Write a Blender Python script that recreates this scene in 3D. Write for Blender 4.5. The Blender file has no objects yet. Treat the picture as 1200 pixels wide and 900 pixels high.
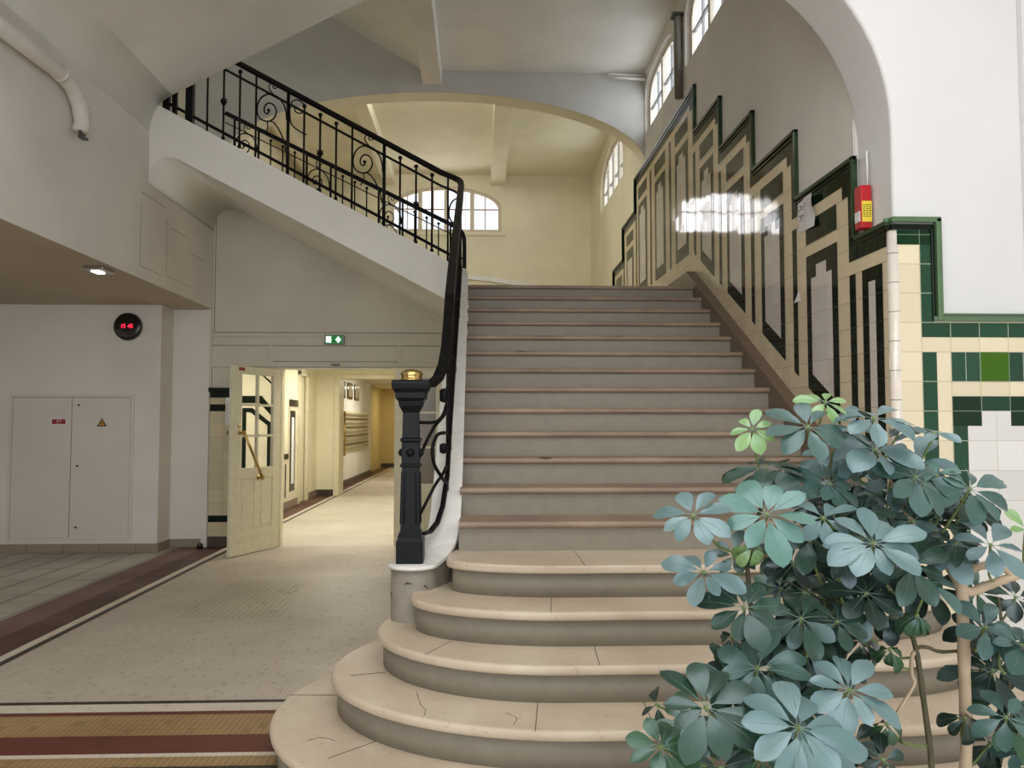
import bpy, bmesh, math, random
from mathutils import Vector, Matrix
random.seed(7)
C = bpy.context.scene
COL = C.collection
PI = math.pi

# ------------------------------------------------------------------ helpers
def lin(c):
    return tuple(((v/255)/12.92 if v/255 <= .04045 else ((v/255+.055)/1.055)**2.4) for v in c) + (1,)

def tag(o, label=None, cat=None, group=None, kind=None):
    if label: o['label'] = label
    if cat: o['category'] = cat
    if group: o['group'] = group
    if kind: o['kind'] = kind
    return o

def empty(name, loc, label, cat, group=None):
    o = bpy.data.objects.new(name, None); COL.objects.link(o); o.location = loc
    o.empty_display_size = .05
    return tag(o, label, cat, group)

class MB:
    """collects geometry in world coordinates, links it as one mesh object"""
    def __init__(s): s.v = []; s.f = []; s.m = []; s.sm = []
    def add(s, vs, fs, m=0, smooth=False):
        b = len(s.v); s.v += [tuple(p) for p in vs]
        for f in fs: s.f.append(tuple(b+i for i in f)); s.m.append(m); s.sm.append(smooth)
    def box(s, a, b, m=0):
        x0, y0, z0 = a; x1, y1, z1 = b
        if x0 > x1: x0, x1 = x1, x0
        if y0 > y1: y0, y1 = y1, y0
        if z0 > z1: z0, z1 = z1, z0
        s.add([(x0,y0,z0),(x1,y0,z0),(x1,y1,z0),(x0,y1,z0),(x0,y0,z1),(x1,y0,z1),(x1,y1,z1),(x0,y1,z1)],
              [(0,3,2,1),(4,5,6,7),(0,1,5,4),(1,2,6,5),(2,3,7,6),(3,0,4,7)], m)
    def quad(s, *p, m=0): s.add(p, [tuple(range(len(p)))], m)
    def prism(s, pts, h, m=0, mtop=None, smooth=False):
        """pts: list of 3D points (planar loop), h: 3D extrusion vector"""
        n = len(pts); q = [(p[0]+h[0], p[1]+h[1], p[2]+h[2]) for p in pts]
        s.add(list(pts)+q, [], m)
        b = len(s.v)-2*n
        s.f.append(tuple(b+n-1-i for i in range(n))); s.m.append(m); s.sm.append(False)
        s.f.append(tuple(b+n+i for i in range(n))); s.m.append(m if mtop is None else mtop); s.sm.append(False)
        for i in range(n):
            j = (i+1) % n
            s.f.append((b+i, b+j, b+n+j, b+n+i)); s.m.append(m); s.sm.append(smooth)
    def tube(s, pts, r, n=6, m=0, caps=True, flat=None):
        """round bar along pts; r number or list; flat=(w,h) gives a rectangular bar"""
        P = [Vector(p) for p in pts]; k = len(P)
        R = r if isinstance(r, (list, tuple)) else [r]*k
        T = []
        for i in range(k):
            d = (P[min(i+1,k-1)]-P[max(i-1,0)]); T.append(d.normalized() if d.length > 1e-9 else Vector((0,0,1)))
        up = Vector((0,0,1)) if abs(T[0].z) < .9 else Vector((0,1,0))
        N = (up - T[0]*up.dot(T[0])).normalized()
        rings = []
        for i in range(k):
            if i: 
                N = (N - T[i]*N.dot(T[i]))
                N = N.normalized() if N.length > 1e-6 else T[i].orthogonal().normalized()
            B = T[i].cross(N)
            if flat:
                w, h = flat; ring = [P[i]+B*(a*w/2)+N*(b*h/2) for a, b in ((-1,-1),(1,-1),(1,1),(-1,1))]
            else:
                ring = [P[i]+(N*math.cos(2*PI*j/n)+B*math.sin(2*PI*j/n))*R[i] for j in range(n)]
            rings.append(ring)
        nn = len(rings[0]); vs = [v for ring in rings for v in ring]; fs = []
        for i in range(k-1):
            for j in range(nn):
                fs.append((i*nn+j, i*nn+(j+1)%nn, (i+1)*nn+(j+1)%nn, (i+1)*nn+j))
        if caps: fs += [tuple(reversed(range(nn))), tuple(range((k-1)*nn, k*nn))]
        s.add(vs, fs, m, smooth=not flat)
    def lathe(s, prof, c, n=20, m=0, axis='z'):
        vs = []; fs = []; k = len(prof)
        for r, h in prof:
            for j in range(n):
                a = 2*PI*j/n
                if axis == 'z': vs.append((c[0]+r*math.cos(a), c[1]+r*math.sin(a), c[2]+h))
                elif axis == 'y': vs.append((c[0]+r*math.cos(a), c[1]+h, c[2]+r*math.sin(a)))
                else: vs.append((c[0]+h, c[1]+r*math.cos(a), c[2]+r*math.sin(a)))
        for i in range(k-1):
            for j in range(n): fs.append((i*n+j, i*n+(j+1)%n, (i+1)*n+(j+1)%n, (i+1)*n+j))
        fs += [tuple(reversed(range(n))), tuple(range((k-1)*n, k*n))]
        s.add(vs, fs, m, True)
    def sqlathe(s, prof, c, m=0):
        """square section stack"""
        vs = []; fs = []; k = len(prof)
        for r, h in prof:
            for a, b in ((-1,-1),(1,-1),(1,1),(-1,1)): vs.append((c[0]+a*r, c[1]+b*r, c[2]+h))
        for i in range(k-1):
            for j in range(4): fs.append((i*4+j, i*4+(j+1)%4, (i+1)*4+(j+1)%4, (i+1)*4+j))
        fs += [(3,2,1,0), tuple(range((k-1)*4, k*4))]
        s.add(vs, fs, m)
    def sphere(s, c, r, m=0, n=8, sz=1):
        s.lathe([(max(r*math.sin(PI*i/n), r*.01), -r*sz*math.cos(PI*i/n)) for i in range(n+1)], c, 10, m)
    def build(s, name, mats, parent=None, bevel=0, seg=2, label=None, cat=None, group=None, kind=None, origin=None, recalc=True):
        me = bpy.data.meshes.new(name)
        if parent is not None: off = Vector(parent_world(parent))
        elif kind == 'structure' or origin is False: off = Vector((0,0,0))
        elif origin: off = Vector(origin)
        else:
            xs = [p[0] for p in s.v]; ys = [p[1] for p in s.v]; zs = [p[2] for p in s.v]
            off = Vector(((min(xs)+max(xs))/2, (min(ys)+max(ys))/2, min(zs)))
        me.from_pydata([tuple(Vector(p)-off) for p in s.v], [], s.f)
        if not isinstance(mats, (list, tuple)): mats = [mats]
        for mt in mats: me.materials.append(mt)
        me.polygons.foreach_set('material_index', s.m); me.polygons.foreach_set('use_smooth', s.sm)
        me.update()
        if recalc:
            bm = bmesh.new(); bm.from_mesh(me); bmesh.ops.recalc_face_normals(bm, faces=bm.faces); bm.to_mesh(me); bm.free()
        o = bpy.data.objects.new(name, me); COL.objects.link(o)
        if parent is not None: o.parent = parent
        else: o.location = off
        if bevel:
            b = o.modifiers.new('bevel', 'BEVEL'); b.width = bevel; b.segments = seg; b.limit_method = 'ANGLE'; b.angle_limit = .6
            b.harden_normals = False
        o['_w'] = list(off) if parent is not None else list(off)
        return tag(o, label, cat, group, kind)

def parent_world(o):
    v = Vector(o.location)
    while o.parent is not None:
        o = o.parent; v += Vector(o.location)
    return v

def smooth(pts, n=3):
    out = []
    for i in range(len(pts)-1):
        p0, p1, p2, p3 = (Vector(pts[max(i-1,0)]), Vector(pts[i]), Vector(pts[i+1]), Vector(pts[min(i+2,len(pts)-1)]))
        for j in range(n):
            t = j/n
            out.append(.5*((2*p1)+(-p0+p2)*t+(2*p0-5*p1+4*p2-p3)*t*t+(-p0+3*p1-3*p2+p3)*t*t*t))
    out.append(Vector(pts[-1])); return out

# ------------------------------------------------------------------ materials
def newmat(name):
    m = bpy.data.materials.new(name); m.use_nodes = True
    nt = m.node_tree; nt.nodes.clear()
    out = nt.nodes.new('ShaderNodeOutputMaterial'); b = nt.nodes.new('ShaderNodeBsdfPrincipled')
    nt.links.new(b.outputs[0], out.inputs[0])
    return m, nt, b
def N(nt, t, **k):
    n = nt.nodes.new(t)
    for a, v in k.items(): setattr(n, a, v)
    return n
def math_(nt, op, a, b=None, c=None):
    n = N(nt, 'ShaderNodeMath', operation=op)
    for i, v in enumerate((a, b, c)):
        if v is None: continue
        if isinstance(v, (int, float)): n.inputs[i].default_value = v
        else: nt.links.new(v, n.inputs[i])
    return n.outputs[0]
def mixc(nt, f, a, b):
    n = N(nt, 'ShaderNodeMix', data_type='RGBA')
    for i, v in ((0, f), (6, a), (7, b)):
        if isinstance(v, (int, float, tuple)): n.inputs[i].default_value = v
        else: nt.links.new(v, n.inputs[i])
    return n.outputs[2]
def pos(nt):
    g = N(nt, 'ShaderNodeNewGeometry'); s = N(nt, 'ShaderNodeSeparateXYZ'); nt.links.new(g.outputs['Position'], s.inputs[0])
    return g, s
def noise(nt, vec, scale, detail=3, rough=.5):
    n = N(nt, 'ShaderNodeTexNoise'); n.inputs['Scale'].default_value = scale; n.inputs['Detail'].default_value = detail
    n.inputs['Roughness'].default_value = rough; nt.links.new(vec, n.inputs['Vector']); return n.outputs['Fac']
def ramp(nt, f, a, b):
    n = N(nt, 'ShaderNodeMapRange'); nt.links.new(f, n.inputs[0]); n.inputs[1].default_value = a; n.inputs[2].default_value = b
    n.clamp = True; return n.outputs[0]
def bump(nt, b, h, strength, dist=.01):
    n = N(nt, 'ShaderNodeBump'); n.inputs['Strength'].default_value = strength; n.inputs['Distance'].default_value = dist
    nt.links.new(h, n.inputs['Height']); nt.links.new(n.outputs[0], b.inputs['Normal'])

def plaster(name, col, var=.06, rough=.75, scale=1.3):
    m, nt, b = newmat(name); g, s = pos(nt); c = lin(col); d = tuple(v*(1-var*2.2) for v in c[:3])+(1,)
    f = ramp(nt, noise(nt, g.outputs['Position'], scale, 4), .35, .75)
    nt.links.new(mixc(nt, f, c, d), b.inputs['Base Color']); b.inputs['Roughness'].default_value = rough
    bump(nt, b, noise(nt, g.outputs['Position'], 9, 3), .25, .006)
    return m
def plain(name, col, rough=.5, metal=0, coat=0, spec=.5):
    m, nt, b = newmat(name); g, s = pos(nt); c = lin(col)
    f = ramp(nt, noise(nt, g.outputs['Position'], 14, 3), .3, .8)
    nt.links.new(mixc(nt, f, c, tuple(v*.86 for v in c[:3])+(1,)), b.inputs['Base Color'])
    b.inputs['Roughness'].default_value = rough; b.inputs['Metallic'].default_value = metal
    b.inputs['Coat Weight'].default_value = coat; b.inputs['Specular IOR Level'].default_value = spec
    return m
def emis(name, col, st):
    m, nt, b = newmat(name); b.inputs['Base Color'].default_value = (0,0,0,1)
    b.inputs['Emission Color'].default_value = lin(col); b.inputs['Emission Strength'].default_value = st; return m
def fract_line(nt, x, per, off, w):
    """1 near multiples of per"""
    a = math_(nt, 'SUBTRACT', x, off); a = math_(nt, 'DIVIDE', a, per); a = math_(nt, 'FRACT', a)
    a = math_(nt, 'SUBTRACT', a, .5); a = math_(nt, 'ABSOLUTE', a)
    return math_(nt, 'GREATER_THAN', a, .5-w/per/2)
def tile(name, col, joint, axis, offu, offz, per=.16, peru=None, rough=.06, tilt=.006, var=.12, spec=.35):
    m, nt, b = newmat(name); b.inputs['Specular IOR Level'].default_value = spec; g, s = pos(nt); u = s.outputs['XYZ'.index(axis)]; z = s.outputs[2]
    peru = peru or per
    j1 = fract_line(nt, z, per, offz, .0032); j2 = fract_line(nt, u, peru, offu, .0032) if peru < 50 else j1
    j = math_(nt, 'MAXIMUM', j1, j2)
    pu = peru if peru < 50 else .16
    cu = math_(nt, 'FLOOR', math_(nt, 'DIVIDE', math_(nt, 'SUBTRACT', u, offu), pu))
    cz = math_(nt, 'FLOOR', math_(nt, 'DIVIDE', math_(nt, 'SUBTRACT', z, offz), per))
    cv = N(nt, 'ShaderNodeCombineXYZ'); nt.links.new(cu, cv.inputs[0]); nt.links.new(cz, cv.inputs[1])
    w = N(nt, 'ShaderNodeTexWhiteNoise', noise_dimensions='3D'); nt.links.new(cv.outputs[0], w.inputs[0])
    c = lin(col); d = tuple(v*(1-var) for v in c[:3])+(1,)
    base = mixc(nt, w.outputs['Value'], c, d)
    nt.links.new(mixc(nt, j, base, lin(joint)), b.inputs['Base Color'])
    nt.links.new(math_(nt, 'ADD', math_(nt, 'MULTIPLY', j, .5), rough), b.inputs['Roughness'])
    # each glazed tile sits at a very slightly different angle, and its glaze is a little wavy
    v1 = N(nt, 'ShaderNodeVectorMath', operation='SUBTRACT'); nt.links.new(w.outputs['Color'], v1.inputs[0]); v1.inputs[1].default_value = (.5,.5,.5)
    v2 = N(nt, 'ShaderNodeVectorMath', operation='SCALE'); nt.links.new(v1.outputs[0], v2.inputs[0]); v2.inputs['Scale'].default_value = tilt*2
    bp = N(nt, 'ShaderNodeBump'); bp.inputs['Strength'].default_value = .25; bp.inputs['Distance'].default_value = .0012
    mp = N(nt, 'ShaderNodeMapping'); mp.inputs['Scale'].default_value = (9, 9, 2.2); nt.links.new(g.outputs['Position'], mp.inputs[0])
    nt.links.new(noise(nt, mp.outputs[0], 1.6, 2), bp.inputs['Height'])
    v3 = N(nt, 'ShaderNodeVectorMath', operation='ADD'); nt.links.new(bp.outputs[0], v3.inputs[0]); nt.links.new(v2.outputs[0], v3.inputs[1])
    v4 = N(nt, 'ShaderNodeVectorMath', operation='NORMALIZE'); nt.links.new(v3.outputs[0], v4.inputs[0]); nt.links.new(v4.outputs[0], b.inputs['Normal'])
    return m

WHITE = plaster('white_plaster', (232,229,224))
PIER = plaster('pier_plaster', (228,228,229), .03)
LEFTW = plaster('left_plaster', (222,217,209))
GREYW = plaster('grey_plaster', (230,226,218))
SPAN = plaster('shaded_spandrel_plaster', (196,194,188))  # darker tone puts the weak light on the spandrel into its colour
CREAMW = plaster('cream_plaster', (234,229,206))
CORR = plaster('corridor_plaster', (236,230,204))
OCHRE = plaster('ochre_plaster', (202,182,128))
CEIL = plaster('ceiling_plaster', (234,232,226))
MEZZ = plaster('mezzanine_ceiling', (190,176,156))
PANEL = plaster('panel_paint', (206,200,184))
FRAMEP = plain('cream_frame_paint', (226,220,192), .4)
CUPB = plaster('cupboard_paint', (214,208,198), .04, .5)
STRING = plaster('stringer_paint', (236,233,226), .05, .55)
CURBW = plain('white_curb_paint', (240,239,234), .45)
RISER = plain('grey_riser_paint', (146,139,125), .5, 0, 0, .3)
SKIRT = plain('brown_skirting_stone', (116,98,82), .35)
BASEB = plain('taupe_baseboard_tile', (150,136,118), .35)
DARKB = plain('dark_baseboard', (72,62,52), .35)
IRON = plain('black_iron', (8,8,9), .45, .0, 0, .2)
IRON2 = plain('black_newel_paint', (10,13,18), .4, .0, 0, .2)
BRASS = plain('polished_brass', (214,184,120), .16, 1)
BRASS2 = plain('aged_brass', (186,158,98), .28, 1)
WINF = plain('window_frame_paint', (222,212,196), .5)
WINM = plain('window_muntin_paint', (170,140,130), .5); WING = plain('grey_muntin_paint', (150,150,150), .5)
JOINTD = plain('stone_joint', (88,72,60), .8)
CRACK = plain('crack_dirt', (70,58,48), .9)
RED = plain('alarm_red', (190,20,30), .4); YELLOW = plain('label_yellow', (240,215,60), .5)
PAPER = plain('white_paper', (238,238,240), .6); INK = plain('black_ink', (25,25,25), .6)
SIGNRED = plain('sign_red', (150,38,36), .5); SIGNYEL = plain('sign_amber', (200,140,40), .5)
BLACKP = plain('black_plastic', (8,8,9), .15, 0, .5)
REDLED = emis('red_led', (255,30,60), 4)
EXITG = emis('exit_green', (10,110,45), .8); EXITW = emis('exit_white', (215,255,240), 2.2)
LAMPW = emis('lamp_glow', (235,255,240), 5)
CHROME = plain('chrome', (190,190,190), .2, 1)
GREYPIPE = plain('grey_pipe', (120,116,108), .5)
METALG = plain('grey_metal', (90,90,90), .4, .6)

# glazed tiles, side wall (Y) and pier face (X)
ZO = 2.59-.057
T_CR_Y = tile('cream_tile_side', (228,214,184), (140,122,92), 'Y', 4.29, ZO, peru=99)
T_DK_Y = tile('dark_green_tile_side', (8,24,14), (60,70,56), 'Y', 4.29, ZO, peru=99, var=.5, spec=.15)
T_DB_Y = tile('green_border_tile_side', (12,34,20), (60,78,58), 'Y', 4.29, ZO, peru=.16, var=.5, spec=.15)
T_WH_Y = tile('white_tile_side', (220,214,208), (160,150,140), 'Y', 4.29, ZO, peru=99)
T_CR_X = tile('cream_tile_face', (238,226,196), (186,170,136), 'X', 2.385, 2.03-.16, tilt=.004)
T_DK_X = tile('dark_green_tile_face', (38,78,56), (190,200,180), 'X', 2.385, 2.03-.16, peru=.16, var=.35)
T_DH_X = tile('half_green_tile_face', (42,80,60), (190,200,180), 'X', 2.385, 2.03-.16, peru=.08, var=.35)
T_BD_X = tile('bottle_green_tile_face', (8,50,26), (130,150,125), 'X', 2.385, 2.03-.16, var=.3)
T_LG_X = tile('bright_green_tile_face', (62,104,8), (150,165,140), 'X', 2.385, 2.03-.16)
T_WH_X = tile('white_tile_face', (236,234,230), (196,190,180), 'X', 2.465, 2.03-.16)
T_COR = plain('corner_tile', (238,230,218), .08, 0, .5)
def moulding():
    m, nt, b = newmat('green_moulding_glaze'); g, s = pos(nt)
    f = ramp(nt, noise(nt, g.outputs['Position'], 5, 3), .3, .75)
    nt.links.new(mixc(nt, f, lin((24,44,26)), lin((52,78,50))), b.inputs['Base Color']); b.inputs['Roughness'].default_value = .1
    return m
MOULD = moulding()
MOULDF = plain('green_moulding_face', (92,122,88), .12)
MOULDD = plain('green_moulding_dark', (10,24,14), .1, 0, 0, .3)
T_CORR = tile('corridor_cream_tile', (240,232,206), (190,180,150), 'X', 0, 0, tilt=.002)
T_PILL = tile('pillar_cream_tile', (206,194,164), (150,136,108), 'X', -3.27, .05, tilt=.002)

def marble(ca=(216,203,182), cb=(192,174,152), name='worn_pale_limestone'):
    m, nt, b = newmat(name); g, s = pos(nt); P = g.outputs['Position']
    n1 = ramp(nt, noise(nt, P, 2.2, 5, .6), .3, .7); n2 = ramp(nt, noise(nt, P, 34, 4, .7), .60, .74)
    c = mixc(nt, n1, lin(ca), lin(cb)); c = mixc(nt, math_(nt, 'MULTIPLY', n2, .55), c, lin((112,96,84)))
    nt.links.new(c, b.inputs['Base Color']); b.inputs['Roughness'].default_value = .42
    bump(nt, b, noise(nt, P, 40, 4), .2, .003); return m
MARBLE = marble(); MARBLE2 = marble((164,142,122), (128,108,92), 'darker_brown_limestone')  # second tone is darker and browner, for the straight flight treads

def floor_mosaic(name, ca, cb, cj, per=.022, ribs=True, rough=.42):
    m, nt, b = newmat(name); g, s = pos(nt); P = g.outputs['Position']
    j1 = fract_line(nt, s.outputs[0], per, 0, per*.16)
    j2 = fract_line(nt, s.outputs[1], per*2, 0, per*.16)
    j = math_(nt, 'MAXIMUM', j1, math_(nt, 'MULTIPLY', j2, .6))
    big = ramp(nt, noise(nt, P, .9, 4, .6), .35, .7)
    c = mixc(nt, big, lin(ca), lin(cb))
    cu = math_(nt, 'FLOOR', math_(nt, 'DIVIDE', s.outputs[0], per)); cw = math_(nt, 'FLOOR', math_(nt, 'DIVIDE', s.outputs[1], per*2))
    cv = N(nt, 'ShaderNodeCombineXYZ'); nt.links.new(cu, cv.inputs[0]); nt.links.new(cw, cv.inputs[1])
    w = N(nt, 'ShaderNodeTexWhiteNoise', noise_dimensions='3D'); nt.links.new(cv.outputs[0], w.inputs[0])
    c = mixc(nt, math_(nt, 'MULTIPLY', math_(nt, 'GREATER_THAN', w.outputs['Value'], .94), .25), c, lin(cj))
    c = mixc(nt, math_(nt, 'MULTIPLY', j, .5), c, lin(cj))
    sp = ramp(nt, noise(nt, P, 11, 5, .8), .76, .80); c = mixc(nt, math_(nt, 'MULTIPLY', sp, .25), c, lin((90,80,66)))
    nt.links.new(c, b.inputs['Base Color']); b.inputs['Specular IOR Level'].default_value = .35
    nt.links.new(math_(nt, 'ADD', math_(nt, 'MULTIPLY', big, .15), rough), b.inputs['Roughness'])
    bump(nt, b, math_(nt, 'SUBTRACT', 1, j), .25 if ribs else .1, .002); return m
F_MAIN = floor_mosaic('beige_ribbed_mosaic', (204,193,178), (184,172,156), (116,104,92))
F_CORR = floor_mosaic('corridor_floor', (208,202,186), (192,185,166), (150,142,126))
F_TAN = floor_mosaic('tan_mosaic', (172,144,102), (146,118,80), (70,50,34), .03)
F_RED = floor_mosaic('oxblood_mosaic', (112,58,46), (94,48,38), (60,30,24), .03, False)
F_BRN = floor_mosaic('brown_mosaic', (92,54,46), (72,42,36), (60,36,30), .03, False)
F_BRL = floor_mosaic('light_brown_mosaic', (122,92,82), (104,78,70), (90,66,58), .3, False)
F_BLK = floor_mosaic('black_line_mosaic', (60,50,44), (48,40,36), (40,34,30), .02, False)
F_RIB = floor_mosaic('ribbed_warning_mosaic', (196,188,168), (172,162,142), (96,86,70), .05)
F_WHT = floor_mosaic('white_line_mosaic', (222,214,200), (204,194,176), (150,140,120), .02, False)
F_GRY = floor_mosaic('grey_floor_tile', (188,184,172), (166,160,148), (110,100,90), .33, False, .4)

# ------------------------------------------------------------------ key numbers
RISE, RUN, D0 = .159, .299, 4.40
def zn(y): return .954+RISE/RUN*(y-D0)
XW = 2.235; XS = 2.13; XL = -3.27
LAND = 18*RISE; ARCHX = 1.05; YP = 4.29; YPB = 4.69
ZSLOPE = RISE/RUN

# ------------------------------------------------------------------ floor
b = MB()
ys = [(-7,3.60,0),(3.60,3.64,5),(3.64,3.68,1),(3.68,3.745,1),(3.745,3.785,4),(3.785,4.0,2),(4.0,4.275,1),(4.275,4.325,2),(4.325,4.445,4),(4.445,4.49,5)]
for y0, y1, m in ys: b.quad((-9,y0,0),(5,y0,0),(5,y1,0),(-9,y1,0), m=m)
xb = [(-9,-3.60,6),(-3.60,-3.31,7),(-3.31,-3.055,3),(-3.055,-2.985,4),(-2.985,-2.93,5),(-2.93,.5,0)]
for x0, x1, m in xb:
    b.quad((x0,4.49,0),(x1,4.49,0),(x1,10,0),(x0,10,0), m=m)
for x0, x1, m in [(-9,-3.055,3),(-3.055,-2.985,4),(-2.985,-2.93,5),(-2.93,.5,8)]:
    b.quad((x0,10,0),(x1,10,0),(x1,17,0),(x0,17,0), m=m)
for x0, x1, m in [(-9,-3.055,3),(-3.055,-2.985,4),(-2.985,-2.93,5),(-2.93,.5,0)]:
    b.quad((x0,17,0),(x1,17,0),(x1,29,0),(x0,29,0), m=m)
b.quad((-2.33,6.36,.0012),(-1.52,6.36,.0012),(-1.66,7.92,.0012),(-2.30,7.92,.0012), m=9)
b.build('floor', [F_MAIN,F_TAN,F_RED,F_BRN,F_WHT,F_BLK,F_GRY,F_BRL,F_CORR,F_RIB], kind='structure', cat='floor', label='beige mosaic floor with brown and tan border strips', recalc=False)

# ------------------------------------------------------------------ left side: upper wall, mezzanine ceiling, cupboard wall
b = MB()
def soff3(x): return 4.62+ZSLOPE*(x+3.27)
prof = [(XL,2.88),(XL,4.47)] + [(XL+.16*(1-math.cos(a)), 4.47+.22*math.sin(a)) for a in (.4,.8,1.2)] + [(XL+.22, soff3(XL+.22))]
# wall: plane X=XL above the low ceiling, from the front arch to the door wall
b.box((XL-.25, YP, 2.88), (XL, 9.97, 4.46)); b.box((XL-.25,8.0,4.46),(XL,9.97,4.62))
b.build('wall_left', LEFTW, kind='structure', cat='wall', label='plain white wall above the low ceiling on the left')
for (yy0, zz0, yy1, zz1, yy2, zz2, n) in (): pass
b = MB()   # hairline panel seams in the left wall
for p in [((6.95+.9,3.72),(7.9+.55,3.55)), ((8.6,3.55),(9.05,3.45)), ((9.2,3.4),(9.6,3.33))]:
    (y0,z0),(y1,z1) = p
    b.box((XL-.001,y0,z0-.002),(XL+.0015,y1,z0+.002))
for y0, y1, z1 in ((7.85,8.4,3.0),(8.5,9.2,3.02)):
    b.box((XL-.001,y0,z1-.0015),(XL+.0012,y1,z1+.0015)); b.box((XL-.001,y0-.0015,z1),(XL+.0012,y0+.0015,z1+.6))
b.build('trim_1', JOINTD, kind='structure', cat='trim', label='hairline seams of a hatch in the left wall')

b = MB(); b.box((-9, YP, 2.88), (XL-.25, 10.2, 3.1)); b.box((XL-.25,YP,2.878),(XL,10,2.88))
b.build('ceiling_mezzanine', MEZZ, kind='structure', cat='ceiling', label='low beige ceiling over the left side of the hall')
b = MB(); b.prism([(-9,9.62,0),(-3.74,9.62,0),(-3.74,9.99,0),(-3.86,9.99,0),(-3.86,9.8,0),(-9,9.8,0)], (0,0,2.877))
b.build('wall_cupboard', LEFTW, kind='structure', cat='wall', label='grey white wall with the cupboard doors and the clock')
b = MB(); b.box((-3.86, 9.991, 0), (-3.277, 10.2, 2.877)); b.box((-3.36,9.965,0),(-3.29,9.99,2.877))
b.build('wall_corner', LEFTW, kind='structure', cat='wall', label='narrow white corner wall beside the doorway')
b = MB(); b.box((-9,9.605,0),(-3.725,9.62,.1)); b.box((-3.74,9.6205,0),(-3.725,9.974,.1)); b.box((-3.725,9.975,0),(-3.36,9.99,.1))
b.build('baseboard_left', BASEB, bevel=.003, kind='structure', cat='baseboard', label='taupe tiled baseboard under the cupboard wall')
b = MB()
for x in [-3.98-.41*i for i in range(9)]: b.box((x-.002,9.603,0),(x+.002,9.606,.1))
b.build('trim_2', JOINTD, kind='structure', cat='trim', label='dark joints of the taupe baseboard')

# electrical cupboard
def cupboard():
    y = 9.62
    r = empty('electrical_cupboard', (-4.75, y, .1), 'flush white double door cupboard set in the wall below the round clock', 'cupboard')
    f = MB()
    X0, X1, Z0, Z1 = -5.45, -4.03, .13, 1.83
    for a, c in (((X0,Z0),(X1,Z0+.035)),((X0,Z1-.035),(X1,Z1)),((X0,Z0+.0355),(X0+.035,Z1-.0355)),((X1-.035,Z0+.0355),(X1,Z1-.0355))):
        f.box((a[0],y-.012,a[1]),(c[0],y+.02,c[1]))
    f.build('frame', CUPB, r)
    d = MB(); d.box((X0+.04,y-.008,Z0+.04),(X0+.705,y+.02,Z1-.042)); dl = d.build('cupboard_door', CUPB, r, bevel=.002)
    d = MB(); d.box((X0+.712,y-.010,Z0+.06),(X1-.04,y+.02,Z1-.042)); dr = d.build('cupboard_door', CUPB, r, bevel=.002)
    k = MB(); k.box((X0+.703,y+.0,Z0+.04),(X0+.714,y+.01,Z1-.04)); k.box((X0+.03,y-.005,Z1-.045),(X1-.03,y+.01,Z1-.038))
    k.build('gap', JOINTD, r)
    for z in (1.70, .995, .29):
        k = MB(); k.lathe([(.012,0),(.012,-.012),(.004,-.014)], (-4.662,y-.008,z), 12, axis='y'); k.build('key_lock', BLACKP, dr)
    s = MB(); s.box((-4.97,y-.012,1.472),(-4.80,y-.006,1.545),1); s.box((-4.962,y-.014,1.48),(-4.808,y-.008,1.537),0)
    s.tube([(-4.885+.02*math.cos(a),y-.0155,1.508+.02*math.sin(a)) for a in [i*.5-.6 for i in range(11)]], .0035, 5, 2)
    s.build('warning_plate', [SIGNRED, PAPER, PAPER], dl, label='small red warning plate with a white ring symbol')
    s = MB(); c = (-4.395,1.49)
    s.prism([(c[0]-.056,y-.012,c[1]-.036),(c[0]+.056,y-.012,c[1]-.036),(c[0],y-.012,c[1]+.06)], (0,.004,0), 1)
    s.prism([(c[0]-.036,y-.014,c[1]-.025),(c[0]+.036,y-.014,c[1]-.025),(c[0],y-.014,c[1]+.038)], (0,.004,0), 0)
    s.prism([(c[0]-.004,y-.016,c[1]+.022),(c[0]-.014,y-.016,c[1]-.002),(c[0]+.0,y-.016,c[1]+.002),(c[0]-.003,y-.016,c[1]-.02),(c[0]+.013,y-.016,c[1]+.006),(c[0]+.002,y-.016,c[1]+.003)], (0,.003,0), 1)
    s.build('warning_triangle', [SIGNYEL, BLACKP], dr, label='amber triangle with a black flash')
cupboard()

def text(body, loc, size, mat, parent, name='lettering', rot=(PI/2,0,0), align='CENTER', ext=.001):
    c = bpy.data.curves.new(name, 'FONT'); c.body = body; c.size = size; c.align_x = align; c.align_y = 'CENTER'; c.extrude = ext
    c.resolution_u = 2
    o = bpy.data.objects.new(name, c); COL.objects.link(o); o.data.materials.append(mat)
    o.rotation_euler = rot
    if parent is not None:
        o.parent = parent; o.location = Vector(loc)-parent_world(parent)
    else: o.location = loc
    me = bpy.data.meshes.new_from_object(o); o2 = bpy.data.objects.new(name, me); COL.objects.link(o2)
    o2.parent = o.parent; o2.location = o.location; o2.rotation_euler = o.rotation_euler
    bpy.data.objects.remove(o); return o2

# round digital clock
ck = empty('wall_clock', (-4.117,9.62,2.46), 'round black digital wall clock with red digits', 'clock')
m = MB(); m.lathe([(.16,0),(.163,-.02),(.158,-.045),(.146,-.052)], (-4.117,9.62,2.618), 40, axis='y'); m.build('clock_rim', METALG, ck)
m = MB(); m.lathe([(.155,-.04),(.154,-.05),(.13,-.056),(.08,-.059),(.01,-.06)], (-4.117,9.62,2.618), 40, axis='y'); m.build('clock_face', BLACKP, ck)
text('15', (-4.157,9.556,2.618), .062, REDLED, ck, 'digits'); text('45', (-4.074,9.556,2.618), .062, REDLED, ck, 'digits')

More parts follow.
